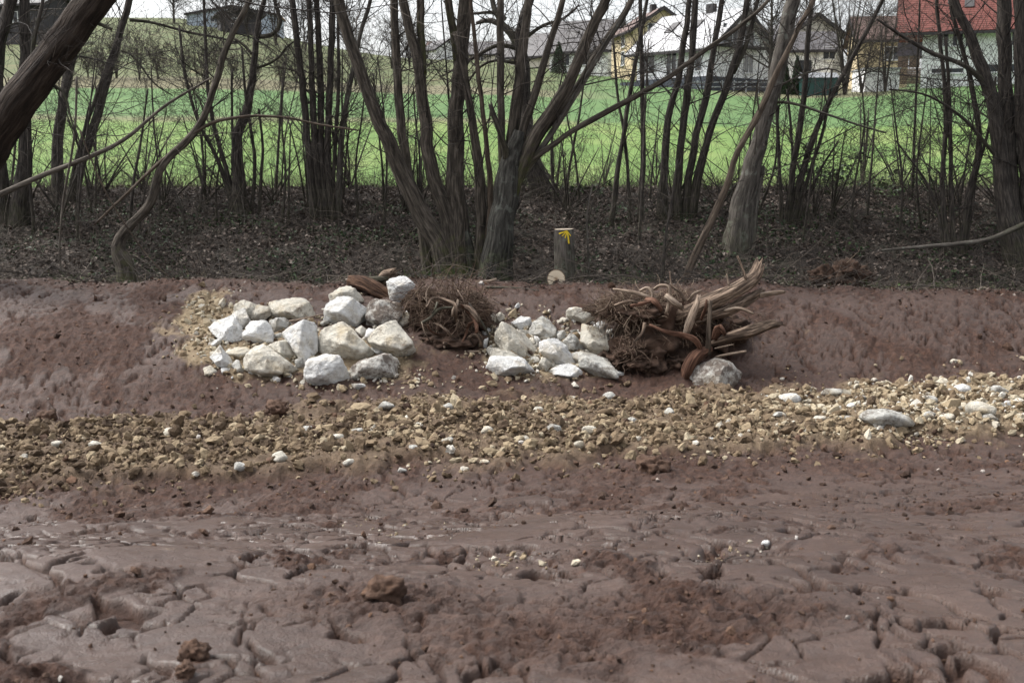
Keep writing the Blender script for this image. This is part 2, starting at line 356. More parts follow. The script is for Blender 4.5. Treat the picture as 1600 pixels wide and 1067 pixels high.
# ------------------------------------------------------------------ ground sheets
def grid(Ys, half, ncol):
    s = np.linspace(-1, 1, ncol); X = half[:,None]*s[None]; Y = np.repeat(Ys[:,None], ncol, 1)
    i = np.arange(len(Ys)*ncol).reshape(len(Ys), ncol)
    q = np.stack([i[:-1,:-1], i[:-1,1:], i[1:,1:], i[1:,:-1]], -1).reshape(-1, 4)
    return X.ravel(), Y.ravel(), q
def mud_detail(X, Y):
    w1 = fbm2(X*.7, Y*.7, 3, 40)*.35
    s = fbm2(X*.9+w1, Y*.5+.1*X+w1, 5, 21, .62)
    fg = 1-sst(6., 9., Y)
    sm = sst(-.42, .12, s+.42*fg+.08)
    bed = np.exp(-((Y-.19*np.clip(X,-10,10)-11.8)/1.9)**2); sm = sm*(1-.6*bed)
    sm = sm*(1-.6*sst(16.2, 17.2, Y))
    for cu, cv, r in ((600,930,.5),(830,1000,.45),(1040,950,.4),(1180,960,.35),(1500,790,.8),(1000,735,.9),(1330,730,.7),(480,790,.5),(700,575,.8),(1010,600,.9),(300,610,.7)):
        x, y, _ = hit(cu, cv); sm = sm*(1-.85*np.exp(-(((X-x)/r)**2+((Y-y)/(r*.7))**2)))
    streak = gn2((X*.95+Y*.3)*1.2, (Y*.95-X*.3)*9, 60)*.5+gn2((X*.95+Y*.3)*3, (Y*.95-X*.3)*26, 61)*.25
    dz = streak*.009*(.4+.6*sm)
    b = 1-np.abs(fbm2(X*4.2, Y*4.2, 5, 70, .6)); cl = fbm2(X*9, Y*9, 4, 80, .62)
    dz = dz+(1-sm)*((b-.75)*.055+cl*.016)
    # torn clay: short dark tears and a broken network of cracks in the smeared surface
    wx = X+fbm2(X*4, Y*3, 2, 90, .5)*.09; wy = Y+fbm2(X*4, Y*3, 2, 95, .45)*.12
    big = fbm2(X*.7+7, Y*.55, 4, 101, .6); patch = sst(-.12, .16, big)
    f1, f2, cid = worley(wx*3.4+wy*.8, wy*2.2-wx*.6, 31)
    edge = (1-sst(.03, .10, f2-f1))*sst(-.26, -.04, gn2(X*2.4, Y*1.9, 99))*sst(-.5, -.15, big)
    g1, g2, gid = worley(wx*8.+wy*2.2, wy*5.5-wx*1.6, 37)
    fine = (1-sst(.05, .16, g2-g1))*sst(-.12, .06, gn2(X*3.1+5, Y*2.3, 98))*sst(-.35, -.02, fbm2(X*.8, Y*.7+3, 3, 132))
    da = gn2((wx*.93+wy*.36)*8.5, (wy*.93-wx*.36)*2.6, 120); ta = sst(.36, .50, da-.10*(1-patch))
    tr = np.clip(edge+ta, 0, 1); tc_ = fine
    dz = dz+sm*((cid-.5)*.012*patch+(gid-.5)*.008*fine-.058*tr-.034*tc_)
    dz = dz+cl*.0022
    sm = sm*(1-.97*np.clip(tr+.7*tc_, 0, 1))*(1-.35*sst(8.5, 10., Y))
    sand = np.zeros_like(X)
    for cu, cv, rx, ry in ((330,500,.55,.7),(345,545,.5,.45),(320,470,.25,.6),(410,560,.5,.5),(560,560,.8,.5),(850,545,.75,.7)):
        x, y, _ = hit(cu, cv); sand = np.maximum(sand, sst(.25, .6, np.exp(-((X-x)/rx)**2-((Y-y)/ry)**2)+.28*fbm2(X*4, Y*4, 4, 140)))
    yc = Y-.19*np.clip(X,-10,10); gb = sst(1.5, 1.0, np.abs(yc-11.75)+.5*fbm2(X*1.3, Y*1.3, 4, 150))
    sand = np.maximum(sand, gb*(.35+.35*sst(0,6,X))); sm = sm*(1-gb*.8)
    return dz+gb*(.10+.035*fbm2(X*3, Y*3, 3, 160)), sm*(1-sand), sand
Ys = [-30, -12, -4, 0, 1, 1.5, 1.8, 2.1, 2.4]
y = 2.6
while y < 17.95: Ys.append(y); y += (.0022*y+.0022) if y < 8.5 else (.0036*y+.012)
Ys = np.array(Ys); half = .60*(np.maximum(Ys, 1.5)+2.5); half[:4] = 14
X, Y, q = grid(Ys, half, 740)
dz, sm, sand = mud_detail(X, Y); dz = np.where(Y < 1.2, 0, dz)
Z = macro(X, Y)+dz
def ground_at(x, y):
    x = np.atleast_1d(np.asarray(x, float)); y = np.atleast_1d(np.asarray(y, float)); return macro(x, y)+np.where(y < 17.9, mud_detail(x, y)[0], 0)
obj('muddy_ground', mesh_np('muddy_ground', np.stack([X,Y,Z], -1), [q], M_mud, True, {'smooth': sm, 'sand': sand}), kind='structure', label='wet reddish brown mud of the freshly dug stream channel')
Ys = np.arange(17.82, 24.65, .07); X, Y, q = grid(Ys, .66*(Ys+3), 320)
Z = macro(X, Y)+fbm2(X*2.5, Y*2.5, 4, 200, .55)*.06*sst(17.9, 18.3, Y)-.012*(1-sst(17.85, 18.1, Y))
obj('woodland_floor', mesh_np('woodland_floor', np.stack([X,Y,Z], -1), [q], M_floor), kind='structure', label='dark leaf-strewn woodland bank under the trees')
Ys = np.concatenate([np.arange(24.3, 40, .25), np.geomspace(40, 900, 130)]); X, Y, q = grid(Ys, .75*(Ys+4), 180)
Z = field_z(X, Y)+fbm2(X*.5, Y*.5, 3, 210)*.05-.06*(1-sst(24.3, 24.9, Y))
az = X/Y; left = 1-sst(.0, .12, az)
wob = fbm2(X*.05, Y*.05, 3, 220)*3
zn = np.zeros((len(X), 3)); zn[:,0] = sst(49, 51, Y+wob*.4); zn[:,1] = left*sst(84, 90, Y+wob)
zn[:,2] = np.maximum(np.exp(-((Y+wob*.3-49.5)/1.6)**2)*.75*left, left*sst(75,77,Y)*(1-sst(86,90,Y+wob))*.9)
zn[:,2] = np.maximum(zn[:,2], sst(.16,.2,az)*(1-sst(.3,.36,az))*sst(88, 93, Y)*.8)
obj('field', mesh_np('field', np.stack([X,Y,Z], -1), [q], M_field, True, {'zone': zn}), kind='structure', label='bright green meadow rising behind the trees')

# ------------------------------------------------------------------ boulders
def outline_rock(name, pts, mat, label, cat='boulder', group=None, sub=4, thick=.5, sink=.0, dY=0., seed=0, p=60):
    pts = np.array(pts, float); rg = np.random.default_rng(seed+900)
    a = pts-pts.mean(0); a[:,1] *= -1
    area = np.sum(a[:,0]*np.roll(a[:,1],-1)-np.roll(a[:,0],-1)*a[:,1])/2
    if area < 0: a = a[::-1]
    uc, vc = pts.mean(0); vb = pts[:,1].max()
    x, yh, _ = hit(uc, vb-1)
    hgt = np.ptp(pts[:,1]); wid = np.ptp(pts[:,0]); sc = yh/CP/FPX
    T = thick*.5*(hgt+wid)*sc*.8
    yc = yh+T*.55+dY; sc = yc/FPX/CP*.985
    a = a*sc; c = P(uc, vc, yc)
    pl = []
    for i in range(len(a)):
        e = a[(i+1) % len(a)]-a[i]; L = np.hypot(*e)
        if L < 1e-6: continue
        n = np.array([e[1], -e[0]])/L; d = n@a[i]
        if d < .01: d = .01
        t = rg.uniform(-.75, .3); pl.append((np.array([n[0]*math.cos(t), n[1]*math.cos(t), math.sin(t)]), d*math.cos(t)))
    for j in range(6):
        n = np.array([rg.uniform(-1.1,1.1), rg.uniform(-.6,1.2), -1.]); n /= np.linalg.norm(n); pl.append((n, T*rg.uniform(.72, 1.)))
    pl.append((np.array([0,.15,1.]), T)); 
    for j in range(3):
        n = np.array([rg.uniform(-1,1), rg.uniform(.0,1.), rg.uniform(.2,1)]); n /= np.linalg.norm(n); pl.append((n, T*rg.uniform(.85,1.1)))
    D, F = ico(sub); q_ = np.zeros(len(D))
    for n, d in pl: q_ += np.maximum(D@n/d, 0)**p
    r = 1/np.maximum(q_, 1e-12)**(1/p)
    off = np.array([seed*3.1, seed*1.7, seed*.9]); s0 = .5*(hgt+wid)*sc
    Q = D*r[:,None]
    lay = Q@norm(rg.normal(0,1,3)); lump = fbm3(Q/s0*3.+off, 5, 3, .6)*.06+(.4-np.abs(fbm3(Q/s0*4.5+off, 4, 13, .6)))*.06+.022*np.sign(np.sin(lay/s0*14+2*fbm3(Q/s0*2+off,2,23)))*np.clip(fbm3(Q/s0*2.2+off,2,33)+.2,0,1)
    Q = Q*(1+lump)[:,None]
    Rm = np.array([[1,0,0],[0,SP,CP],[0,CP,-SP]])      # image right, image up, depth -> world (rows)
    Wv = Q@Rm
    base = np.array([c[0], c[1], c[2]+Wv[:,2].min()])
    me = mesh_np(name, Wv+(c-base), [F], mat, True)
    return obj(name, me, None, base+np.array([0,0,-sink]), label, cat, group)
LB = 'boulders in the pile beside the root tangle'; RB = 'boulders in the pile next to the uprooted stump'
BOULD = [
 ([(366,474),(381,466),(401,474),(410,485),(400,500),(372,494)],1,'rounded cream boulder at the upper end of the wider pile near the sandy spill'),
 ([(389,480),(404,475),(421,478),(424,490),(408,503),(391,503)],1,'lumpy tan boulder touching the long pale block in the wider pile'),
 ([(382,480),(392,500),(379,514),(352,506),(362,489)],0,'tilted pale block with a grey underside leaning below the rounded cream boulder'),
 ([(425,482),(431,476),(469,466),(487,469),(492,489),(480,498),(465,500),(439,495),(426,491)],1,'long pale block lying level along the top of the wider pile'),
 ([(327,514),(338,506),(364,500),(375,514),(382,529),(375,535),(364,534),(340,526)],0,'white slanted slab half buried in the sandy spill'),
 ([(381,512),(394,502),(412,501),(420,512),(428,525),(427,534),(405,540),(394,538),(384,525)],0,'cracked white boulder below the tilted pale block'),
 ([(417,504),(424,497),(441,493),(451,502),(448,514),(439,519),(427,519)],2,'roundish grey-white boulder under the long pale block'),
 ([(441,521),(450,508),(480,499),(491,517),(497,532),(497,546),(472,561),(461,551),(450,535)],0,'tall white boulder with a shaded underside beside the large centre boulder'),
 ([(380,553),(394,542),(412,538),(431,547),(459,568),(459,577),(431,589),(405,590),(382,579),(378,568)],1,'broad pale boulder with sloping ridge at the foot of the wider pile'),
 ([(418,537),(442,528),(450,531),(464,553),(456,563),(440,561),(424,552)],1,'cream wedge boulder behind the broad ridged boulder'),
 ([(327,555),(343,538),(362,568),(358,577),(345,574)],0,'small white triangular stone pointing up from the sandy spill'),
 ([(478,562),(499,553),(536,551),(544,561),(538,600),(521,603),(495,603),(483,598),(475,575)],0,'bright white square boulder at the foot of the wider pile'),
 ([(546,581),(551,568),(568,559),(607,549),(619,555),(624,566),(623,590),(592,594),(559,598),(547,592)],3,'mud-smeared rounded boulder with brown top next to the bright white square one'),
 ([(499,517),(504,510),(536,502),(555,516),(581,544),(579,555),(555,566),(530,562),(499,556)],1,'largest cream boulder with slanting layers in the middle of the wider pile'),
 ([(506,489),(510,474),(546,461),(572,478),(568,495),(555,514),(536,508),(512,499)],0,'big white boulder at the top centre below the rotten log'),
 ([(572,474),(581,462),(611,470),(630,482),(632,487),(619,503),(600,510),(585,514),(572,507)],3,'dark-faced boulder with white top edge below the rotten log'),
 ([(518,458),(532,448),(555,448),(566,470),(545,479),(522,470)],1,'cream boulder tucked behind the big white top boulder beside the rotten log'),
 ([(602,439),(609,432),(641,436),(649,444),(634,462),(622,474),(613,469)],0,'white wedge boulder standing highest beside the rotten log'),
 ([(634,486),(652,472),(660,474),(671,489),(658,504),(643,504)],0,'white pointed boulder against the root tangle'),
 ([(570,521),(587,512),(604,492),(628,506),(634,517),(649,534),(650,544),(624,561),(600,553),(580,540)],1,'yellowish peaked boulder above the mud-smeared one'),
 ([(753,502),(759,491),(768,486),(773,494),(771,502),(761,512)],1,'oval cream stone at the top edge of the narrower pile by the root tangle'),
 ([(773,491),(782,486),(788,494),(784,504),(776,501)],1,'small round cream stone at the top edge of the narrower pile'),
 ([(773,519),(786,502),(801,508),(839,551),(823,561),(800,556),(776,538)],1,'large brownish slab slanting down through the narrower pile'),
 ([(780,532),(802,532),(804,549),(784,547)],1,'blocky tan stone under the brownish slanting slab'),
 ([(798,505),(806,496),(829,493),(832,506),(819,515),(806,511)],0,'pale angular stone at the back of the narrower pile'),
 ([(831,521),(838,504),(847,498),(870,513),(868,528),(847,531)],2,'grey-white domed boulder at the back of the narrower pile'),
 ([(843,530),(858,526),(881,541),(897,569),(894,574),(872,573),(856,564),(842,545)],0,'long white boulder sloping down in the middle of the narrower pile'),
 ([(879,532),(891,518),(907,532),(907,545),(894,551),(883,543)],2,'grey pointed boulder beside the long white sloping one'),
 ([(893,552),(907,547),(905,564),(900,569),(893,560)],2,'narrow grey stone wedged upright below the grey pointed boulder'),
 ([(883,481),(892,478),(930,485),(926,500),(907,506),(885,493)],1,'cream slab at the top of the narrower pile by the fibrous roots'),
 ([(906,512),(913,503),(925,507),(952,525),(957,542),(944,555),(925,555),(910,540)],1,'tall cream boulder next to the dark hollow under the uprooted stump'),
 ([(925,509),(937,498),(946,504),(946,519),(930,519)],0,'small pale stone resting above the tall cream boulder by the dark hollow'),
 ([(953,532),(960,517),(986,514),(988,527),(962,536)],0,'flat white slab under the edge of the uprooted stump'),
 ([(905,555),(911,550),(953,562),(956,583),(928,587),(905,573)],2,'grey blocky boulder at the lower corner of the narrower pile by the split roots'),
 ([(762,567),(767,555),(797,556),(821,562),(832,575),(812,582),(786,590),(770,587)],0,'white pock-marked boulder at the foot of the narrower pile'),
 ([(765,551),(769,542),(795,545),(812,556),(800,566),(770,564)],1,'cream boulder behind the white pock-marked one'),
 ([(851,579),(866,572),(906,574),(913,580),(904,588),(885,590),(862,586)],0,'flat white boulder sunk in the mud at the foot of the narrower pile'),
 ([(839,571),(846,555),(857,560),(858,573),(849,581)],1,'small upright tan stone between the white pock-marked and flat white boulders'),
 ([(1078,581),(1097,565),(1118,557),(1141,565),(1159,581),(1155,594),(1141,604),(1106,606),(1085,602)],3,'rough brown and white mottled boulder under the uprooted stump'),
]
for i, (pts, mi, lab) in enumerate(BOULD):
    big = np.ptp(np.array(pts)[:,0]) > 24
    outline_rock('boulder', pts, M_rock[mi], lab, 'boulder', None if i == len(BOULD)-1 else (LB if i < 20 else RB), 5 if big else 4, .62 if big else .8, .02, 0, i+1)
SMALL_L = [[(328,538),(338,529),(348,527),(345,536),(332,544)],[(317,587),(320,576),(326,574),(338,580),(330,588)],[(351,546),(375,545),(390,551),(375,563),(360,557)],
  [(426,590),(432,586),(439,592),(434,599),(427,597)],[(620,499),(630,490),(641,495),(641,506),(634,512)],[(570,521),(577,514),(590,517),(586,540),(574,535)],
  [(580,544),(589,542),(602,549),(592,558)],[(554,514),(564,511),(570,518),(568,529)],[(498,504),(508,499),(515,503),(504,511)],[(345,574),(356,576),(354,584),(347,583)],[(362,570),(374,566),(382,580),(368,582)],
  [(428,521),(438,519),(442,528),(432,532)],[(462,560),(474,556),(476,575),(464,574)],[(548,598),(566,598),(574,604),(560,610),(550,606)],[(425,480),(430,474),(436,472),(433,482)]]
SMALL_R = [[(834,522),(842,526),(846,543),(838,542)],[(826,562),(842,557),(844,566),(831,571)],[(859,571),(864,564),(868,571),(863,575)],[(827,530),(834,528),(837,543),(831,543)],[(752,515),(759,513),(762,526),(755,526)],
  [(756,530),(764,526),(763,543),(755,543)],[(804,478),(810,471),(812,480),(806,481)],[(947,579),(962,578),(975,583),(966,591),(950,589)],[(806,516),(822,514),(826,522),(812,524)],[(790,482),(798,480),(801,487),(793,489)],[(868,520),(880,516),(884,528),(872,532)],[(842,546),(852,546),(854,556),(844,557)],[(946,516),(956,514),(960,524),(950,526)]]
_r = np.random.default_rng(21)
def rnd_poly(u, v, w):
    a_ = np.sort(_r.uniform(0, 6.28, 7)); return [(u+math.cos(t)*w*.5*_r.uniform(.8,1.1), v+math.sin(t)*w*.4*_r.uniform(.8,1.1)) for t in a_]
SMALL_R += [rnd_poly(_r.uniform(758, 950), _r.uniform(500, 578), _r.uniform(8, 17)) for _ in range(42)]
SMALL_L += [rnd_poly(_r.uniform(345, 640), _r.uniform(500, 592), _r.uniform(7, 14)) for _ in range(28)]
for j, pts in enumerate(SMALL_L): outline_rock('stone', pts, M_rock[(0,1,1,0,1,0,0,1,2,0,2,2,2,0,2)[j % 15]], 'small pale limestone chunk wedged in or lying at the edge of the wider boulder pile', 'stone', 'small chunks of the wider boulder pile', 3, .9, .01, 0, 60+j)
for j, pts in enumerate(SMALL_R): outline_rock('stone', pts, M_rock[(0,2,1,1,0,0,0,0,1,1,2,1,2)[j % 13]], 'small limestone chunk wedged in or lying at the edge of the narrower boulder pile', 'stone', 'small chunks of the narrower boulder pile', 3, .9, .01, 0, 180+j)

# ------------------------------------------------------------------ gravel strip
POOL = []
for s in range(10):
    for sub in (1, 2):
        D, F = ico(sub); r = 1/np.maximum(sum(np.maximum(D@norm(np.random.default_rng(s*20+j).normal(0,1,3))/(.6+.05*(j % 7)), 0)**14 for j in range(9))+.01, 1e-6)**(1/14)*(1+.22*fbm3(D*2+s*9.1, 2, s)+.30*fbm3(D*5+s, 2, s+50))
        POOL.append((D*r[:,None]*np.array([1,.85+.1*(s % 3),.62+.06*(s % 4)]), F))
def rot_rand(n, rg, tilt=.6):
    out = np.empty((n,3,3)); a = rg.uniform(0, 2*np.pi, n); b = rg.normal(0, tilt, n); c = rg.normal(0, tilt, n)
    for i in range(n): out[i] = np.array(Matrix.Rotation(a[i],3,'Z')@Matrix.Rotation(b[i],3,'X')@Matrix.Rotation(c[i],3,'Y'))
    return out
def scatter(name, pos, size, tint, mat, sub, rg, **kw):
    Vs, Fs, Ts = [], [], []; off = 0; Rm = rot_rand(len(pos), rg); kind = rg.integers(0, 10, len(pos))
    for i in range(len(pos)):
        v, f = POOL[kind[i]*2+(sub-1)]
        Vs.append(v@Rm[i].T*size[i]+pos[i]); Fs.append(f+off); off += len(v); Ts.append(np.full(len(v), tint[i]))
    return obj(name, mesh_np(name, np.concatenate(Vs), [np.concatenate(Fs)], mat, False, {'tint': np.concatenate(Ts)}), kind='stuff', **kw)
rg = np.random.default_rng(3)
def gravel_pts(n, spread=1.25):
    X = rg.uniform(-9.5, 9.5, n*5); off = rg.uniform(-2.0, 2.0, n*5); Y = 11.75+.19*X+off
    dens = np.exp(-(np.abs(off)/(1.14+.25*fbm2(X*.8, X*0+2, 3, 300)))**4)*(.55+.8*fbm2(X*1.1, Y*1.1, 3, 310)+.25)
    k = rg.uniform(0, 1, n*5) < np.maximum(dens, .03); X, Y = X[k][:n], Y[k][:n]
    return X, Y
X, Y = gravel_pts(19000); sz = np.clip(rg.lognormal(math.log(.021), .5, len(X)), .008, .07)
right = sst(2.0, 5.0, X); tint = np.clip(rg.beta(2, 2.4, len(X))*.80-.10*sst(1,-5,X)+right*.33*rg.uniform(.2,1.2,len(X))+np.where(rg.uniform(0,1,len(X)) < .05, .3, 0), 0, 1)
tint = np.clip(tint-.12*sst(-2,-6,X)*rg.uniform(0,1,len(X)), 0, 1)
Z = ground_at(X, Y)+sz*.35
kb = sz > .038; scatter('coarse_gravel', np.stack([X,Y,Z],-1)[kb], sz[kb], tint[kb], M_clod, 2, rg, label='coarse angular ochre gravel heaped along the channel bed', cat='gravel'); kb = ~kb
scatter('gravel_clods', np.stack([X,Y,Z],-1)[kb], sz[kb], tint[kb], M_clod, 1, rg, label='ochre gravel and earth clods spread along the channel bed', cat='gravel')
X, Y = gravel_pts(420); sz = np.clip(rg.lognormal(math.log(.052), .28, len(X)), .035, .09); Z = ground_at(X, Y)+sz*.42
tint = np.clip(rg.beta(2,2.5,len(X))*.75, 0, 1); scatter('earth_clods', np.stack([X,Y,Z],-1), sz, tint, M_clod, 2, rg, label='lumpy ochre earth clods heaped among the gravel', cat='clods')
# separate stones of the strip, large enough to pick apart
def stone(u, v, px, mi, label, group, flat=.62, seed=0):
    x, y, z = hit(u, v); s = PX(px, y)*.5; D, F = ico(3); r2 = np.random.default_rng(seed+500)
    q_ = np.zeros(len(D))
    for j in range(11):
        n = r2.normal(0, 1, 3); n /= np.linalg.norm(n); q_ += np.maximum(D@n/r2.uniform(.72, 1.), 0)**12
    r = 1/np.maximum(q_+1e-3, 1e-9)**(1/12); V = D*np.clip(r, 0, 1.25)[:,None]*(1+.07*fbm3(D*3+seed, 3, seed))[:,None]*s*np.array([1,.8,flat])
    zg = float(ground_at(x, y)[0])
    return obj('stone', mesh_np('stone', V+np.array([0,0,s*flat*.55]), [F], M_rock[mi]), None, (x, y, zg), label, 'stone', group)

st_list = [(440,735,26),(377,746,24),(268,697,24),(90,715,17),(604,655,22),(545,737,16),(700,708,18),(725,740,13),(530,700,16),(628,738,14),(757,733,13),(645,715,15),(840,655,18),(895,627,14),(866,690,22),(920,690,22),(955,636,24),(777,636,17),(995,700,16),(1045,660,18),(905,712,18),(1140,678,17),(935,723,13),(1075,640,16),(1110,700,14),(820,700,16),(700,655,18),(150,712,18),(195,722,15),(38,728,16),(305,750,13),(480,690,16),(760,690,18),(1180,660,18),(985,672,20),(1020,690,16),(560,690,17),(655,680,17)]
for j, (u, v, px) in enumerate(st_list): stone(u, v, px, (1,2,1,1,2)[j % 5], 'pale stone lying among the ochre clods of the gravel strip', 'pale stones of the ochre gravel', .65, j)
st_right = [(1232,640,30),(1262,650,20),(1256,688,15),(1300,652,28),(1297,632,34),(1330,650,18),(1345,636,16),(1215,668,16),(1420,620,14),(1455,640,22),(1495,628,38),(1560,626,26),(1590,672,18),(1480,668,24),(1545,668,22),(1575,648,20),(1510,645,18),(1450,668,18),(1280,668,18),(1320,668,15),(1400,645,18),(1250,632,20),(1205,634,20)]
for j, (u, v, px) in enumerate(st_right): stone(u, v, px, (0,2,2,1,2)[j % 5], 'grey-white stone in the pale rubble end of the gravel strip', 'stones of the pale rubble end', .5, 100+j)
stone(1386,678,72,2,'large flat pinkish grey stone at the edge of the pale rubble', None, .42, 201)
stone(1531,662,40,1,'large cream stone in the pale rubble end of the strip', None, .6, 202)
stone(1197,850,13,0,'lone white pebble on the smeared mud', None, .8, 203)
# crumbs and pebbles on the mud
n = 8500; Y = 2.6*(17.6/2.6)**rg.uniform(0, 1, n); X = rg.uniform(-.58, .58, n)*(Y+1.2)
_, sm_, _ = mud_detail(X, Y); k = rg.uniform(0, 1, n) < (.10+.9*(1-sm_)); X, Y = X[k], Y[k]
sz = np.clip(rg.lognormal(math.log(.010), .55, len(X)), .004, .045)*np.clip(Y/7, .6, 1.6); t = np.where(rg.uniform(0,1,len(X)) < .03, rg.uniform(.85,1,len(X)), rg.uniform(0,.75,len(X)))
scatter('mud_crumbs', np.stack([X,Y,ground_at(X,Y)+sz*.3],-1), sz, t, M_crumb, 1, rg, label='loose crumbs of red earth and grit scattered on the mud', cat='earth crumbs')
P_ = []; 
for cu, cv, ru, rv, n in ((340,520,60,50,420),(330,480,40,25,160),(420,570,80,30,160),(560,590,90,18,120),(830,545,80,45,900),(480,530,110,45,700),(640,590,60,20,60),(1420,650,190,32,700),(800,880,60,15,60),(610,830,70,15,40),(1140,860,50,12,40)):
    for _ in range(n):
        u, v = rg.normal(cu, ru*.55), rg.normal(cv, rv*.55)
        d = ray(u, v); P_.append((u, v))
pp = np.array([hit(u, v)[:2] for u, v in P_]); sz = np.clip(rg.lognormal(math.log(.020), .5, len(pp)), .007, .06); sz = np.where(pp[:,1] < 8, sz*.35, sz)*np.where(rg.uniform(0,1,len(pp)) < .12, 1.9, 1.)
scatter('limestone_rubble', np.column_stack([pp, ground_at(pp[:,0], pp[:,1])+sz*.3]), sz, np.clip(rg.beta(3,1.6,len(pp)), .35, 1), M_clod, 1, rg, label='crumbled pale limestone spilled around the boulders', cat='rubble')
# big loose clods on the foreground mud
def clod(u, v, px, label, seed):
    x, y, _ = hit(u, v); s = PX(px, y)*.5; D, F = ico(4)
    V = D*(1+.4*fbm3(D*1.6+seed, 4, seed, .6))[:,None]*s*np.array([1,.9,.75]); t = np.clip(.45+.3*fbm3(D*3, 2, seed), 0, .75)
    obj('earth_clod', mesh_np('earth_clod', V+np.array([0,0,s*.45]), [F], M_crumb, True, {'tint': t}), None, (x, y, float(ground_at(x,y)[0])), label, 'earth clod')
clod(600,935,62,'largest crumbly reddish clod on the smeared mud slope',1); clod(305,1030,46,'rounded brown clod beside a smaller one at the mud bank',2)
clod(290,1056,36,'smaller brown clod touching the rounded one',3); clod(432,662,34,'dark clod with gravel stuck to it above the gravel strip',4); clod(1020,735,50,'broad soft clod of red earth below the gravel strip',5); clod(75,665,28,'brown clod at the upper rim of the gravel strip',6)


# ------------------------------------------------------------------ trees
def twig_arrays(base, bdir, L, r0, rg, S=6, up=.35, wig=.16):
    """base (n,3) start points, bdir (n,3) directions, L lengths, r0 radii"""
    n = len(base); pts = np.empty((n, S, 3)); d = norm(bdir); p = base.copy(); pts[:,0] = p
    for s in range(1, S):
        d = norm(d+rg.normal(0, wig, (n,3))+np.array([0,0,up/S])); p = p+d*(L/(S-1))[:,None]; pts[:,s] = p
    return pts, r0[:,None]*np.linspace(1, .32, S)[None]
def along(pts, rad, m, rg, lo=.15, hi=1.):
    n, S, _ = pts.shape; i = np.repeat(np.arange(n), m); t = rg.uniform(lo, hi, n*m)*(S-1); a = np.minimum(t.astype(int), S-2); f = (t-a)[:,None]
    return pts[i,a]*(1-f)+pts[i,a+1]*f, norm(pts[i,a+1]-pts[i,a]), rad[i,a]*(1-f[:,0])+rad[i,a+1]*f[:,0], i
def side_dirs(t, rg, spread):
    rnd = rg.normal(0, 1, t.shape); perp = norm(rnd-t*np.sum(rnd*t, -1, keepdims=True)); a = rg.normal(spread, .22, len(t))[:,None]
    return norm(t*np.cos(a)+perp*np.sin(a))
def twig_mesh(stems, rg, per_m=3.5, L0=1.3, lo=.2, levels=(4, 3), rmin=.0028, tint=.45, up=.35, rad_k=.35, rmax=.016, dens=1.4, SS=(6,4,3)):
    """stems: list of (path, radii). returns twig mesh data: all twigs of one crown"""
    AP, AR, AT = [], [], []
    for path, rad in stems:
        seg = np.linalg.norm(np.diff(path, axis=0), axis=1).sum(); n = max(3, int(seg*per_m))
        n = int(n*dens); b, t, r, _ = along(path[None], rad[None], n, rg, lo, .99)
        L = L0*rg.lognormal(-.15, .5, n); r0 = np.clip(r*rad_k, .003, rmax)*rg.uniform(.5, 1, n)
        p1, r1 = twig_arrays(b, side_dirs(t, rg, .95), L, r0, rg, SS[0], up); AP.append((p1, r1))
        pp, rr, LL = p1, r1, L
        for lv, m in enumerate(levels):
            b, t, r, i = along(pp, rr, m, rg, .2); L2 = LL[i]*rg.uniform(.25, .6, len(i))
            p2, r2 = twig_arrays(b, side_dirs(t, rg, .75), L2, np.maximum(r*.65, rmin), rg, SS[1+lv], up*.6, .2); AP.append((p2, np.maximum(r2, rmin*.75))); pp, rr, LL = p2, r2, L2
    V, F, T = [], [], []; off = 0
    for p_, r_ in AP:
        v, q_ = tubes(p_, r_, 3); V.append(v); F.append(q_+off); off += len(v)
        T.append(np.repeat(np.clip(rg.normal(tint, .2, len(p_)), 0, 1), p_.shape[1]*3))
    return np.concatenate(V), np.concatenate(F), np.concatenate(T)
def stem3d(pts, w, Y0, dY, ext, rg, base_ground=True):
    """pixel polyline -> 3D path with radii, standing at distance Y0 and leaning dY in depth by its top"""
    n = len(pts); ws = np.interp(np.linspace(0, 1, n), np.linspace(0, 1, len(w)), w)
    path = [P(u, v, Y0+dY*i/max(n-1, 1)) for i, (u, v) in enumerate(pts)]; rad = [PX(x, Y0+dY*i/max(n-1,1))*.42 for i, x in enumerate(ws)]
    if base_ground:
        g = gz(path[0][0], path[0][1]); path[0][2] = g-.02
        path.insert(0, path[0]+np.array([0,0,-.25])); rad.insert(0, rad[0]*1.12)
    if ext:
        d = norm(path[-1]-path[-2]); d2 = norm(d+np.array([0,0,.35]))
        path += [path[-1]+d2*ext*.5, path[-1]+d2*ext*.5+norm(d2+np.array([rg.normal(0,.1),rg.normal(0,.1),.3]))*ext*.5]; rad += [rad[-1]*.72, rad[-1]*.3]
    path = np.array(path); rad = np.array(rad); m = max(8, int(np.linalg.norm(np.diff(path, axis=0), axis=1).sum()/.25))
    sp = spline(path, m); d = np.concatenate([[0], np.cumsum(np.linalg.norm(np.diff(path, axis=0), axis=1))]); rr = np.interp(np.linspace(0, d[-1], m), d, rad)
    sp[2:-1] += rg.normal(0, .010, (m-3, 3))*np.minimum(1, rr[2:-1,None]*10)
    return sp, rr
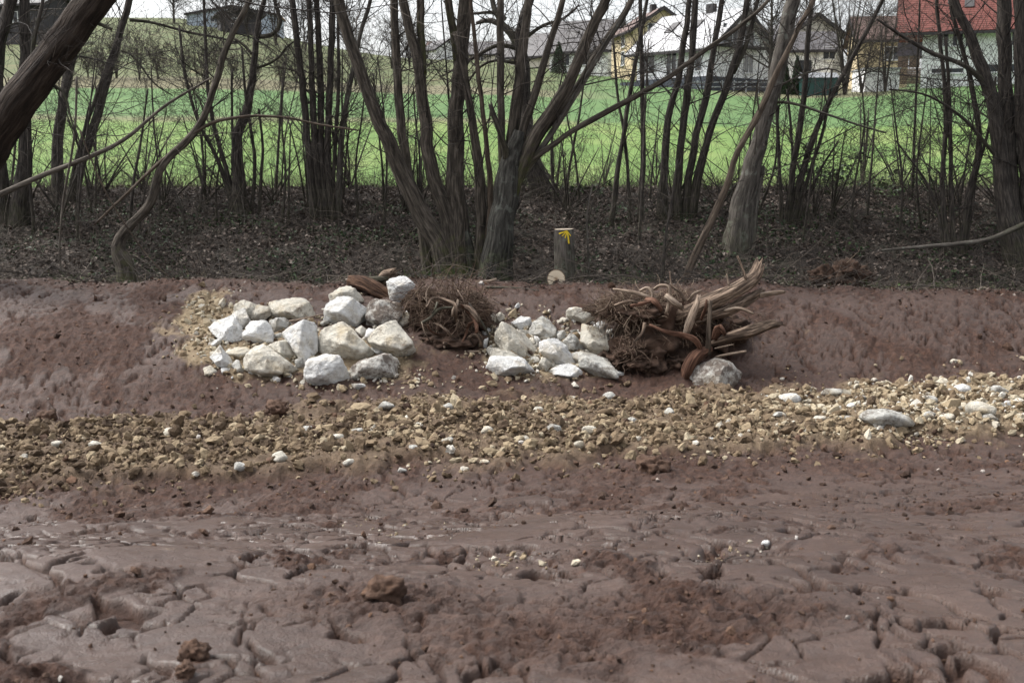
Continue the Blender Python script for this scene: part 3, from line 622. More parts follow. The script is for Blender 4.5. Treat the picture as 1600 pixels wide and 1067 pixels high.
def tree(name, label, Y0, stems, mat, cat='tree', group=None, per_m=3.2, L0=1.25, levels=(4,3), tint=.45, k=12, seed=1, lo=.2, ext=2.6, flare=.15, up=.35, twig_min=0):
    """stems: (kind, pixel polyline, widths, depth lean [, bark]); kind 'stem' starts in the ground, 'limb' on another stem"""
    rg = np.random.default_rng(seed+40); ub, vb = stems[0][1][0]
    b = P(ub, vb, Y0); base = np.array([b[0], Y0, gz(b[0], Y0)])
    root = thing(name, base, label, cat, group); data = []
    for j, st in enumerate(stems):
        kind, pts, w, dY = st[:4]; m = st[4] if len(st) > 4 else mat
        out = pts[-1][1] < 8
        off = 0.
        if kind == 'limb' or (kind == 'snag' and j and pts[0][1] < 400):
            allp = np.vstack([q[0] for q in data]); rel = allp-np.array([0,0,EYE]); dep = rel[:,1]*CP-rel[:,2]*SP; uu = 800+FPX*rel[:,0]/dep; vv = 533.5-FPX*(rel[:,1]*SP+rel[:,2]*CP)/dep
            off = allp[np.argmin((uu-pts[0][0])**2+(vv-pts[0][1])**2), 1]-Y0
        sp, rr = stem3d(pts, w, Y0+off, dY, ext if out else 0, rg, kind == 'stem' or (kind == 'snag' and pts[0][1] > 400))
        if kind != 'limb':
            s = np.linspace(0, 1, len(sp))*len(sp)*.25; rr = rr*(1+flare*np.exp(-s/.45))
        me = limb(sp-base, rr, m, k if rr.max() > .035 else 7, seed*13+j, .13, .06 if (not out and kind == 'snag') else 0., .14)
        obj({'stem': 'trunk', 'limb': 'branch', 'snag': 'dead_stub'}[kind], me, root)
        if kind != 'snag': data.append((sp, rr))
    if per_m:
        V, F, T = twig_mesh(data, rg, per_m, L0, lo, levels, tint=tint, up=up)
        obj('crown', mesh_np('crown', V-base, [F], M_twig, True, {'tint': T}), root)
    return root
S_, L_ = 'stem', 'limb'
def at(u, v): return hit(u, v)[1]
tree('willow_tree', 'thick fissured trunk leaning steeply across the wood edge', 16.9, [(S_, [(-165,455),(-75,325),(5,195),(75,98),(150,0),(215,-90)], (92,80,68,60,56,50), -.4),
     (L_, [(62,120),(50,85),(58,40),(68,-5)], (9,6), .1, M_bark_dark), (L_, [(155,38),(165,42),(174,46)], (7,5), -.3, M_bark_dark), (L_, [(85,135),(100,145),(108,175),(120,215)], (6,4,3), -.3, M_bark_dark)], M_bark_big, k=30, per_m=2.0, L0=1.0, seed=1, lo=.35)
tree('alder_tree', 'straight dark trunk standing behind the leaning fissured trunk', at(28,352), [(S_, [(28,352),(38,250),(40,120),(38,0)], (38,24,20,17), .3), (S_, [(8,345),(-2,250),(-4,90),(18,-5)], (30,26,24,20), .2)], M_bark_dark, seed=2, lo=.3)
tree('alder_tree', 'upright dark trunk rising just behind the leaning fissured trunk beside a slim leaning pair', at(92,312), [(S_, [(92,312),(90,240),(98,160),(112,95),(130,0)], (24,19,18,17,15), .4)], M_bark_dark, seed=3)
tree('alder_tree', 'slim leaning pair of grey trunks with long side branch', at(110,320), [(S_, [(112,318),(128,255),(152,180),(178,85),(203,-4)], (22,17,15,13,11), .3), (S_, [(104,316),(120,250),(140,180),(165,110),(184,60)], (10,8,7,6,5), .2),
     (L_, [(203,32),(240,36),(290,50),(345,60),(372,68)], (6,5,4,3), .6, M_bark_dark), (L_, [(190,80),(210,90),(240,130),(270,150)], (4,3,2), .5, M_bark_dark)], M_bark_dark, seed=4, per_m=4)
tree('leaning_tree', 'thin crooked tree leaning out of a mossy stump at the mud edge', 18.5, [(S_, [(203,425),(192,402),(183,384),(205,352),(235,318),(250,268),(272,238),(300,213),(325,165),(340,120),(352,78),(375,30),(393,-8)], (42,34,24,17,17,15,14,14,12,12,11,10,9), .6),
     (L_, [(292,217),(330,193),(380,183),(440,183),(500,195),(560,204)], (7,6,5,4,3), .3, M_bark_tan), (L_, [(268,240),(240,262),(215,287),(180,320),(147,352)], (8,7,6,5,4), -.3, M_bark_tan)], M_bark_willow, seed=5, per_m=3.2, L0=1.0, lo=.3, k=14)
tree('alder_tree', 'multi-stemmed tree with a crooked forked top above the thin leaning one', at(378,338), [(S_, [(380,338),(374,285),(370,222),(385,175),(393,130),(398,85),(402,40),(414,-6)], (30,24,18,16,13,11,9,8), .4),
     (L_, [(402,58),(425,55),(438,38),(432,12),(428,-6)], (8,8,7,6), .2), (L_, [(401,107),(430,95),(452,70),(470,62)], (5,4,3), .2), (L_, [(394,85),(380,70),(365,60)], (6,4), .1),
     (S_, [(370,335),(352,260),(335,200),(325,140),(322,80),(318,-5)], (10,8,7,6,5), .3), (S_, [(366,335),(345,262),(310,190),(290,120),(280,40)], (9,8,6,5,4), .3), (S_, [(392,335),(398,250),(384,150),(378,75)], (7,6,5,4), .2), (S_, [(405,335),(410,230),(404,170)], (6,5,4), .1), (S_, [(372,335),(364,230),(362,110)], (6,5,4), .2)], M_bark_dark, seed=6, per_m=3.6)
tree('alder_tree', 'clump of straight grey ringed trunks rising close together', at(505,345), [(S_, [(494,345),(482,240),(472,130),(462,50),(455,-6)], (18,13,12,11,10), .3), (S_, [(503,348),(493,240),(487,120),(483,-6)], (16,12,11,10), .2), (S_, [(512,346),(503,240),(500,120),(494,-6)], (15,12,11,10), .3),
     (S_, [(521,342),(512,240),(516,130),(521,-6)], (16,13,12,11), .2), (S_, [(528,330),(532,230),(545,140),(562,60),(580,-6)], (11,10,9,8,7), .4, M_bark_grey), (S_, [(517,338),(524,230),(529,120),(528,20)], (8,7,6,5), .2)], M_bark_dark, seed=7, per_m=2.6)
tree('willow_tree', 'big mossy willow of thick stems spreading fanwise behind the boulders', 19.1, [(S_, [(702,424),(688,385),(655,330),(625,262),(592,190),(562,112),(540,42),(528,-8)], (52,40,33,29,25,22,20,19), .2), (S_, [(670,424),(658,350),(640,285),(628,210),(621,120),(617,40),(615,-6)], (20,17,17,16,15,14,14), .6),
     (S_, [(715,420),(702,350),(680,290),(668,230),(662,165),(655,105),(641,50),(628,-6)], (40,30,26,24,22,20,17,15), .3), (L_, [(660,118),(658,60),(657,-6)], (15,14,13), .2), (S_, [(722,418),(713,330),(711,240),(714,160),(721,85),(728,-6)], (52,38,30,27,26,24), .6), (L_, [(716,100),(708,45),(699,-6)], (17,15,13), -.2),
     (S_, [(742,412),(752,340),(748,270),(738,190),(726,120),(712,50)], (26,20,17,15,13,11), .1), (S_, [(755,410),(766,320),(760,230),(750,140),(740,50),(735,-6)], (14,10,9,8,7,6), -.2, M_bark_tan),
     ('snag', [(738,428),(733,395),(727,362)], (32,24,14), 0, M_bark_old)], M_bark_willow, seed=8, per_m=2.3, k=18, lo=.3)
tree('willow_tree', 'lichen-grey pollard willow with many rods fanning from its head', 18.7, [(S_, [(772,436),(782,372),(788,320),(795,275),(803,240),(812,205)], (66,52,47,46,34,20), .0, M_bark_old), (L_, [(788,330),(784,240),(782,150),(782,60),(783,-6)], (18,14,13,13,12), .2), (L_, [(790,325),(800,230),(808,150),(818,75),(828,-6)], (26,22,20,17,14), .5), (L_, [(791,320),(815,215),(838,140),(860,65),(882,-8)], (20,16,14,12,10), .1),
     (L_, [(792,322),(832,220),(868,165),(900,105),(928,40),(948,-6)], (28,25,22,20,18,16), -.3), (L_, [(793,318),(842,215),(885,160),(925,100),(960,45),(990,-6)], (18,16,15,14,13,11), .4), (L_, [(792,300),(840,245),(900,202),(960,168),(1040,124),(1100,80),(1155,42),(1205,-5)], (14,12,10,10,9,8,7,6), -.6),
     (L_, [(794,310),(850,225),(880,180),(905,140),(940,80),(970,30)], (13,11,10,9,8,7), -.1, M_bark_grey), ('snag', [(793,262),(787,225),(766,163)], (13,10,8), -.4, M_bark_dark)], M_bark_willow, seed=9, per_m=2.3, k=16, lo=.3)
tree('fruit_tree', 'gnarled dark tree with twisted limbs behind the pollard willow', at(842,306), [(S_, [(846,306),(832,250),(822,180),(818,110),(812,60),(830,-6)], (38,28,24,23,20,15), .3), (L_, [(815,85),(800,55),(782,38),(762,32),(744,37)], (18,15,12,9,6), .3), (L_, [(808,75),(775,72),(745,88),(715,105),(690,120)], (9,7,6,4,3), -.4), (L_, [(790,45),(775,20),(768,-6)], (11,9,8), .3), (L_, [(790,30),(770,20),(735,22)], (7,6,4), .3),
     (L_, [(820,60),(850,40),(880,30),(905,8)], (8,6,5,3), .4), (L_, [(812,100),(770,95),(745,110),(728,135)], (7,5,4,3), .2)], M_bark_dark, seed=10, per_m=4.5, L0=1.0)
tree('ash_tree', 'group of slender dark trunks leaning together in front of the yellow house', at(1040,340), [(S_, [(1035,340),(1038,270),(1044,190),(1062,110),(1078,-6)], (22,15,13,11,9), .3), (S_, [(1058,336),(1062,250),(1073,150),(1083,60),(1087,-6)], (18,14,13,12,11), .2), (S_, [(1070,332),(1082,240),(1105,140),(1128,-6)], (16,13,12,9), .3), (S_, [(1080,330),(1103,225),(1138,130),(1158,60),(1168,-6)], (17,14,13,11,10), .2),
     (L_, [(1145,115),(1165,70),(1186,-6)], (9,8,7), .1), (S_, [(1000,342),(1005,240),(1003,120),(1000,-6)], (11,9,8,7), .3), (S_, [(955,338),(968,250),(984,150),(998,70),(1012,-6)], (10,9,8,7,6), .2), (S_, [(985,340),(978,230),(965,150),(958,60)], (7,6,5,4), .3)], M_bark_dark, seed=11, per_m=2.8)
tree('ash_tree', 'smooth grey trunk leaning beside a curved tan sapling', at(1152,392), [(S_, [(1150,392),(1163,310),(1184,225),(1203,155),(1220,85),(1236,15),(1242,-10)], (50,37,31,28,27,25,24), .4), (S_, [(1172,380),(1180,320),(1192,260)], (18,12,9), .2), (L_, [(1208,160),(1240,162),(1290,178),(1340,195),(1385,208)], (6,5,4,3), -.4), (L_, [(1212,140),(1250,118),(1300,108),(1330,125)], (5,4,3,2), -.2)], M_bark_grey, seed=12, per_m=2.6, k=16)
tree('sapling', 'long curved tan sapling crossing in front of the smooth grey trunk', 18.3, [(S_, [(1062,448),(1085,400),(1112,345),(1135,290),(1152,240),(1185,180),(1215,112),(1250,40),(1275,-10)], (15,13,13,12,11,11,10,9,8), .5)], M_bark_tan, seed=13, per_m=2.0, L0=.8)
tree('hazel_bush', 'dark bushy clump of thin stems right of the smooth grey trunk', at(1232,352), [(S_, [(1228,352),(1240,260),(1256,150),(1262,70),(1268,-6)], (14,11,10,9,8), .3), (S_, [(1238,352),(1256,260),(1295,160),(1340,75),(1382,-6)], (13,11,9,8,6), .3), (S_, [(1222,350),(1218,260),(1213,160)], (8,6,5), .1), (S_, [(1244,350),(1262,280),(1290,190),(1300,110)], (8,7,5,4), .2), (S_, [(1232,350),(1238,240),(1230,140)], (7,5,4), .3), (S_, [(1248,348),(1280,270),(1310,220)], (6,5,3), .1)], M_bark_dark, seed=14, per_m=4.2)
tree('hazel_bush', 'thin dark stems growing above the long fallen branch', at(1492,398), [(S_, [(1482,398),(1472,300),(1478,180),(1470,80),(1463,-6)], (12,9,8,7,6), .3), (S_, [(1490,400),(1486,280),(1483,160),(1478,60)], (9,8,7,5), .2), (S_, [(1502,398),(1514,300),(1530,220),(1515,120),(1490,30),(1484,-6)], (13,11,10,9,7,6), .1), (S_, [(1508,398),(1522,290),(1545,200),(1556,120)], (8,7,5,4), .3), (S_, [(1476,396),(1455,300),(1400,220)], (6,5,3), .2)], M_bark_dark, seed=15, per_m=4.2)
tree('alder_tree', 'heavy dark trunks with a long arching limb at the bank beyond the thin stems', at(1588,412), [(S_, [(1588,412),(1572,330),(1562,240),(1548,150),(1520,70),(1488,-6)], (44,32,27,23,18,14), .2), (S_, [(1600,415),(1580,320),(1572,200),(1570,90),(1568,-6)], (42,34,28,24,22), .5), (S_, [(1625,418),(1608,300),(1598,150),(1594,-6)], (40,30,26,24), .1), (L_, [(1549,140),(1510,105),(1460,85),(1415,60),(1370,30)], (11,9,8,6,4), -.4), (L_, [(1560,250),(1510,190),(1450,150),(1390,140)], (7,6,4,3), -.3)], M_bark_dark, seed=16, per_m=3.6, k=16)
SAP = [((921,447),(919,390),(917,335),(926,290),4,'thin grey sapling standing beside the marked stump'),((1034,446),(1040,370),(1050,310),(1058,250),6,'thin sapling rising behind the uprooted stump'),((120,360),(122,300),(128,220),(150,120),4,'slender whip between the left grey trunks'),((600,350),(604,270),(600,180),(590,90),4,'thin whip left of the big mossy willow'),((880,330),(892,250),(905,180),(915,110),5,'slim sapling behind the marked stump'),((868,320),(862,250),(866,180),(880,110),5,'slim sapling close to the gnarled dark tree'),((1405,370),(1410,290),(1400,200),(1390,120),4,'thin whip over the upturned earth clod'),((1330,365),(1335,290),(1350,200),(1345,120),4,'slender whip beside the bramble leaves'),((440,350),(446,270),(440,180),(448,90),4,'thin whip between the two multi-stemmed alders'),((250,350),(248,270),(240,190),(236,100),4,'slender whip behind the thin leaning tree'),((560,345),(556,260),(566,180),(574,100),4,'thin whip beside the ringed grey trunks'),((310,345),(318,270),(312,200),(300,130),4,'slender whip behind the arched branch'),((1440,360),(1432,280),(1440,200),(1450,120),4,'thin whip near the thin dark stems'),((1180,345),(1210,260),(1216,180),(1222,100),4,'slender whip behind the smooth grey trunk')]
for j, (a, b, c, d, w, lab) in enumerate(SAP):
    Yb = 18.3 if a[1] > 430 else at(*a)
    tree('sapling', lab, Yb, [(S_, [a, b, c, d], (w+1.5, w, w*.8, w*.5), .2)], M_bark_dark if j != 0 else M_bark_grey, 'sapling', None, 5.5, .8, (4,3), seed=20+j, k=7, lo=.15)
def copy_tree(src, loc, rz, sc=1., label=None):
    r = src.copy(); COL.objects.link(r); r.location = loc; r.rotation_euler = (0, 0, rz); r.scale = (sc, sc, sc)
    if label: r['label'] = label
    for ch in list(src.children):
        c = ch.copy(); COL.objects.link(c); c.parent = r
    return r
def branch_thing(name, label, pts, w, Y, mat, dY=0, cat='branch', per_m=1.5, seed=0):
    path = [P(u, v, Y+dY*i/(len(pts)-1)) for i, (u, v) in enumerate(pts)]; rad = PX(np.interp(np.linspace(0,1,len(pts)), np.linspace(0,1,len(w)), w), Y)*.5
    path = np.array(path); base = path[0].copy(); root = thing(name, base, label, cat); m = max(8, int(np.linalg.norm(np.diff(path,axis=0),axis=1).sum()/.12)); sp = spline(path, m); rr = np.interp(np.linspace(0,1,m), np.linspace(0,1,len(rad)), rad)
    obj('limb', limb(sp-base, rr, mat, 9, seed+70, .12, 0, .08), root)
    if per_m:
        V, F, T = twig_mesh([(sp, rr)], np.random.default_rng(seed), per_m, .5, .2, (3,), tint=.7); obj('twigs', mesh_np('twigs', V-base, [F], M_twig, True, {'tint': T}), root)
branch_thing('fallen_branch', 'long pale bare branch lying slantwise under the leaning fissured trunk', [(-30,318),(60,277),(150,241),(200,214),(258,166),(330,122)], (9,8,7,5,3), 18.6, M_bark_pale, .9, per_m=0, seed=1)
branch_thing('fallen_branch', 'long grey dead branch lying low above the woodland floor by the heavy trunks', [(1620,342),(1580,360),(1545,374),(1500,381),(1440,386),(1378,391)], (9,8,7,6,3), 19.2, M_bark_grey, .2, per_m=0, seed=2)
branch_thing('hanging_vine', 'pale thin vine hanging down between the leaning trunks', [(120,120),(118,190),(112,240),(98,320),(93,395),(98,425),(110,441)], (3.5,3.5,3.5,3,2.5), 18.3, M_bark_pale, 0, 'vine', 0, 3)
branch_thing('hanging_vine', 'thin straight vine slanting down towards the mossy stump', [(125,205),(160,290),(195,350),(235,405),(272,440)], (2.5,2.5,2), 18.1, M_bark_tan, 0, 'vine', 0, 4)
branch_thing('broken_stick', 'pale broken stick with torn ends lying on the crest above the root tangle', [(722,444),(740,442),(758,441),(776,436)], (5,6,5,4), 16.9, M_root_pale, 0, 'stick', 0, 5)
branch_thing('broken_stick', 'thin pale stick laid across the boulders of the wider pile', [(452,502),(478,497),(505,491)], (3,2.5,2), 14.2, M_root_pale, 0, 'stick', 0, 6)
branch_thing('broken_stick', 'grey flattened stick lying on the crest behind the narrower pile', [(758,449),(800,450),(845,455)], (4,4,3), 16.6, M_bark_grey, 0, 'stick', 0, 7)

# ------------------------------------------------------------------ stump, cut log
def drum(name, label, cat, c0, axis, r, L, bark, seed, mark=False):
    axis = norm(np.array(axis, float)); root = thing(name, c0, label, cat); n, k = 24, 40
    s = np.linspace(0, 1, n); c = axis[None]*s[:,None]*L; rr = np.full(n, r)*(1+.12*np.exp(-s*L/.12))
    V, q_ = tubes(c[None], rr[None], k); th = np.tile(np.arange(k)*2*np.pi/k, n); cc = np.repeat(c, k, 0); ss = np.repeat(s*L, k)
    V = cc+(V-cc)*(1+.045*fbm3(np.stack([np.cos(th)*1.6, np.sin(th)*1.6, ss*1.5+seed], -1), 3, seed))[:,None]
    obj('bark', mesh_np('bark', V, [q_], bark, True, {'tc': np.stack([np.cos(th)*r, np.sin(th)*r, ss], -1)}), root)
    ring = V[-k:]; Vc = np.vstack([ring*.999+axis*.001, c[-1]]); a = np.arange(k)
    obj('cut_face', mesh_np('cut_face', Vc, [np.stack([a, (a+1) % k, np.full(k, k)], -1)], M_cut, False, {'ring': np.vstack([np.column_stack([(ring-c[-1])/r]), [0,0,0]])}), root)
    return root, V
m, nt, bs, L = mat_new('cut_wood'); M_cut = m
rv = attr(nt, 'ring').outputs['Vector']; ln = nt.nodes.new('ShaderNodeVectorMath'); ln.operation = 'LENGTH'; L(rv, ln.inputs[0]); nn = noise(nt, L, rv, 3, 4)
wv = math_(nt, L, 'SINE', math_(nt, L, 'ADD', math_(nt, L, 'MULTIPLY', ln.outputs['Value'], 55.), math_(nt, L, 'MULTIPLY', nn, 9.)))
c = ramp(nt, ln.outputs['Value'], [(0, (.16,.09,.05)), (.10, (.40,.29,.18)), (.3, (.60,.50,.37)), (.86, (.66,.57,.43)), (.93, (.30,.21,.13)), (1, (.07,.05,.04))], L)
c = mix(nt, L, .25, c, ramp(nt, wv, [(.2, (.6,.55,.5)), (.8, (1,1,1))], L), 'MULTIPLY'); L(c, bs.inputs['Base Color']); bs.inputs['Roughness'].default_value = .7
Ys_ = 18.15; xb = P(884, 445, Ys_)[0]; zt = P(880, 358, Ys_)[2]; zb = gz(xb, Ys_)-.15
st_root, SV = drum('tree_stump', 'freshly cut upright stump with a yellow paint mark near its top', 'stump', (xb, Ys_, zb), (-.03,0,1), PX(15.5, Ys_), zt-zb, M_bark_grey, 3)
M_yellow = plain('yellow_paint', (.72,.52,.015), .55, .12, 30)
V, F = [], []; rS = PX(15.5, Ys_)*1.06; Hs = zt-zb
for (a0, h0, a1, h1, w) in ((-.55,-.065,.25,-.02,.022),(.25,-.02,.05,-.13,.018),(.25,-.02,.42,-.22,.026),(.25,-.02,.62,-.10,.016),(.22,-.03,-.25,-.10,.014)):
    for i in range(6):
        for e in (-1, 1):
            t = i/5; aa = a0+(a1-a0)*t+.012*math.sin(i*5+w*900); hh = h0+(h1-h0)*t; da, dh = (a1-a0)*rS, h1-h0; l = math.hypot(da, dh); aa += e*w*.5*(-dh/l)/rS; hh += e*w*.5*(da/l)
            V.append((rS*math.sin(aa)-.03*(Hs+hh), -rS*math.cos(aa), Hs+hh)); 
    o0 = len(V)-12
    for i in range(5): F.append((o0+2*i, o0+2*i+1, o0+2*i+3, o0+2*i+2))
obj('paint_mark', mesh_np('paint_mark', V, [np.array(F)], M_yellow, True), st_root)
c0 = P(869, 436, 17.75); ax = norm(np.array([-.28,-1.,.05])); rl = PX(16, 17.75); drum('cut_log', 'short cut log lying beside the marked stump with its pale end showing', 'log', c0-ax*.55, ax, rl*.93, .55, M_bark_grey, 5)

# ------------------------------------------------------------------ root wads
def fibres(n, cen, rad, rg, L=(.15,.5), r=(.0025,.007), grav=-.5, out=1., tint=(.2,.8)):
    d = norm(rg.normal(0, 1, (n,3))); d[:,1] = -np.abs(d[:,1])*.9; b = cen+d*rad*rg.uniform(.75, 1.02, (n,1)); dd = norm(d*out+rg.normal(0, .6, (n,3)))
    p, r_ = twig_arrays(b, dd, rg.uniform(*L, n), rg.uniform(*r, n), rg, 7, grav, .3); v, q_ = tubes(p, r_, 3)
    return v, q_, np.repeat(rg.uniform(*tint, n), 21)
def soil(cen, rad, seed, base, parent, amp=.32, name='soil_clump'):
    D, F = ico(5); r = 1+amp*fbm3(D*2.1+seed, 5, seed, .62); V = D*r[:,None]*rad+cen-base
    obj(name, mesh_np(name, V, [F], M_soil, True, {'tint': np.clip(.5+.6*fbm3(D*4, 3, seed+2), 0, 1)}), parent)
def joinf(parts):
    V, F, T = [], [], []; off = 0
    for v, q_, t in parts: V.append(v); F.append(q_+off); T.append(t); off += len(v)
    return np.concatenate(V), np.concatenate(F), np.concatenate(T)
def px3(pts, Y): return np.array([P(p[0], p[1], Y-(p[2] if len(p) > 2 else 0)) for p in pts])
def root_part(parent, base, name, pts, w, Y, mat, ragged=0., seed=0, k=10, rough=.22):
    path = px3(pts, Y); rad = PX(np.array(w, float), Y)*.5; obj(name, limb(path-base, np.interp(np.linspace(0,1,len(path)), np.linspace(0,1,len(rad)), rad), mat, k, seed, rough, ragged, .035, .12), parent)
rg = np.random.default_rng(77)
x, y, z = hit(705, 548); Yl = y+.55; base = np.array([x, Yl, gz(x, Yl)]); lw = thing('root_tangle', base, 'brown tangle of thin and curling roots on the mud between the two boulder piles', 'roots')
for cu, cv, ru, rv, dy, sd in ((705,500,52,34,.2,1),(672,474,40,20,.4,2),(737,490,33,28,.35,3),(700,530,52,18,-.05,4)):
    soil(P(cu, cv, Yl+dy), np.array([PX(ru,Yl), .42, PX(rv,Yl)]), sd, base, lw)
sc = 5.335
LR = [([(600,650),(585,575),(545,550),(480,590),(430,645),(350,640),(285,615)],(6,9,9,9,10,8,6),M_root),([(575,440),(550,390),(500,330),(430,310),(380,300)],(8,10,10,8,6),M_root),([(140,320),(180,255),(240,245),(310,262),(380,300),(385,370),(380,440)],(4,6,7,7,8,8,6),M_root),([(100,450),(170,410),(250,335),(360,320)],(6,8,6,4),M_bark_grey),([(200,535),(260,580),(285,620),(290,660)],(4,6,6,4),M_root_pale),([(190,455),(250,470),(310,515),(345,560),(410,600)],(3,5,6,5,3),M_root),([(650,650),(660,560),(610,460),(540,360),(495,285)],(2.5,3,4,5,4),M_bark_dark),
      ([(360,390),(370,340),(395,300),(400,260)],(7,8,7,5),M_root_pale),([(150,470),(180,520),(280,560),(360,540)],(3,4,4,3),M_root_red),([(440,610),(470,540),(490,470),(560,430)],(5,6,6,4),M_root_red),([(430,300),(480,350),(540,420),(560,500),(550,540)],(4,7,9,9,6),M_root_red),([(290,600),(340,560),(390,510),(400,440)],(3,4,4,3),M_root),([(430,705),(500,690),(590,690)],(6,7,4),M_root_pale),([(100,445),(130,540),(180,610),(215,660)],(2,2.5,2.5,2),M_root_pale),([(500,705),(545,790),(535,880),(520,945)],(2,2.5,2.5,2),M_root_pale),([(270,690),(350,735),(430,740),(480,780)],(2,2.5,2,1.5),M_bark_grey),([(130,120),(60,190),(20,260)],(3,3,2),M_root),([(190,130),(140,190),(145,290)],(3,3,2),M_root_pale),([(400,180),(440,240),(470,300)],(3,3,2),M_root),([(230,280),(215,330),(190,370)],(4,4,3),M_bark_grey)]
for j, (pts, w, mt) in enumerate(LR):
    root_part(lw, base, 'root', [(640+a/sc, 420+b_/sc, .42+.14*math.sin(i*1.3+j)) for i, (a, b_) in enumerate(pts)], np.array(w)*.72, Yl, mt, 0, 200+j, 9)
V, F, T = joinf([fibres(600, P(705,492,Yl+.2), np.array([PX(54,Yl),.5,PX(46,Yl)]), rg), fibres(190, P(680,462,Yl+.35), np.array([PX(46,Yl),.5,PX(22,Yl)]), rg, (.25,.7), grav=-1.6), fibres(120, P(735,470,Yl+.35), np.array([PX(36,Yl),.4,PX(30,Yl)]), rg, (.2,.5), grav=-1.)])
obj('root_fibres', mesh_np('root_fibres', V-base, [F], M_fibre, True, {'tint': T}), lw)['kind'] = 'stuff'
# rotten log on top of the wider pile
Yr = at(580, 470)+.5; base = np.array([P(580,468,Yr)[0], Yr, gz(P(580,468,Yr)[0], Yr)]); rl_ = thing('rotten_log', base, 'rotten reddish-brown log end behind the dark-faced boulder', 'log')
root_part(rl_, base, 'trunk', [(548,440,-.1),(568,444,.1),(590,456,.25),(610,466,.3)], (19,23,22,17), Yr, M_rotten, .08, 301, 22, .3); root_part(rl_, base, 'broken_end', [(590,442,-.1),(603,432,0),(616,427,.1)], (16,20,12), Yr, M_root, .1, 302, 16, .5); root_part(rl_, base, 'bark_slab', [(575,438,0),(595,436,.05),(612,434,.05)], (9,12,9), Yr, M_bark_dark, .05, 303, 12, .4)
# uprooted stump
x, y, z = hit(1030, 592); Yw = y+.7; base = np.array([x, Yw, gz(x, Yw)]); rw = thing('uprooted_stump', base, 'uprooted tree stump with torn reddish roots and broken trunks lying on the bank', 'stump')
for cu, cv, ru, rv, dy, sd in ((1035,535,66,58,.15,11),(985,484,58,22,.25,12),(1060,495,56,38,.3,13),(1005,562,44,30,-.1,14),(1120,520,46,34,.5,15),(1050,570,40,26,-.05,16),(960,560,26,22,.1,17)):
    soil(P(cu, cv, Yw+dy), np.array([PX(ru,Yw), .5, PX(rv,Yw)]), sd, base, rw)
WR = [('trunk',[(1058,496,.1),(1085,486,.2),(1120,468,.25),(1152,452,.2),(1178,434,.1),(1188,412,0)],(24,30,28,25,23,17),M_root,.10),('trunk',[(1080,505,.1),(1112,494,.3),(1140,485,.3),(1165,470,.2),(1190,456,.1)],(13,15,18,19,12),M_root,.06),('broken_limb',[(1180,462,.1),(1203,459,.2),(1226,456,.2)],(9,9,6),M_root_pale,.03),('trunk',[(1112,537,.3),(1140,527,.45),(1170,519,.45),(1200,509,.35),(1220,506,.3)],(11,17,18,17,12),M_root,.10),
 ('broken_limb',[(1130,486,.35),(1155,482,.4),(1177,490,.45)],(7,7,4),M_root_pale,.02),('root',[(1106,553,.6),(1107,530,.65),(1108,500,.65),(1111,470,.6)],(13,10,8,6),M_bark_tan,.02),('root',[(1015,508,.45),(1040,518,.6),(1070,524,.65),(1088,532,.7),(1098,552,.65)],(5,7,10,11,7),M_root_red,0),('root',[(1110,545,.55),(1088,556,.7),(1076,580,.7),(1072,602,.6)],(12,24,26,16),M_root_red,0),('broken_limb',[(1070,528,.55),(1078,505,.6),(1088,480,.6),(1092,462,.5)],(9,14,12,6),M_root_pale,.08),
 ('root',[(1118,558,.6),(1140,553,.65),(1166,549,.65)],(3.5,4,4),M_root_pale,0),('root',[(1117,545,.55),(1132,541,.6),(1146,538,.6)],(3,3,2),M_root_pale,0),('root',[(958,452,.2),(985,456,.4),(1005,462,.45),(1025,466,.45)],(4,6,8,6),M_root_pale,0),('root',[(1000,455,.4),(1012,450,.45),(1020,462,.5),(1012,472,.5)],(5,6,6,4),M_root_pale,0),('root',[(1022,452,.3),(1032,446,.4),(1046,450,.45),(1044,478,.5),(1040,490,.5)],(4,5,7,8,6),M_root_pale,0),('root',[(1010,468,.5),(1024,472,.6),(1034,486,.6)],(9,13,7),M_root_red,0),
 ('root',[(1046,424,.3),(1050,446,.4),(1062,456,.45),(1070,470,.45)],(2.5,4,6,7),M_root,0),('root',[(1076,470,.3),(1085,458,.4),(1096,454,.4)],(4,4,2.5),M_root_pale,0),('root',[(1095,500,.5),(1102,482,.55),(1104,468,.5)],(5,5,3),M_root_red,0),('root',[(1116,530,.4),(1124,512,.45),(1132,522,.5)],(10,14,6),M_root_red,.04),('root',[(985,555,.5),(1000,575,.55),(1018,580,.5),(1034,596,.4)],(6,9,9,4),M_root,.05),('root',[(1008,505,.4),(1004,520,.5),(990,535,.55)],(6,5,2.5),M_root,0),('root',[(930,490,.3),(946,482,.4),(955,468,.4)],(2.5,3,3),M_root,0),('root',[(1152,400,.1),(1160,418,.15),(1166,438,.2)],(3.5,4,5),M_root,0),('root',[(1135,428,.2),(1139,446,.25)],(2,3),M_root_pale,0),
 ('bark_strip',[(1040,462,.5),(1052,472,.55),(1066,482,.55)],(12,14,9),M_root_pale,.06),('root',[(985,478,.5),(1005,474,.6),(1020,470,.6)],(5,7,5),M_root_red,0),('root',[(960,478,.45),(985,470,.55),(1003,476,.55)],(4,5,3),M_root,0)]
for j, (nm, pts, w, mt, rag) in enumerate(WR): root_part(rw, base, nm, pts, np.array(w)*(.88 if nm == 'trunk' else .85), Yw, mt, rag, 400+j, 24 if nm == 'trunk' else 12, .28)
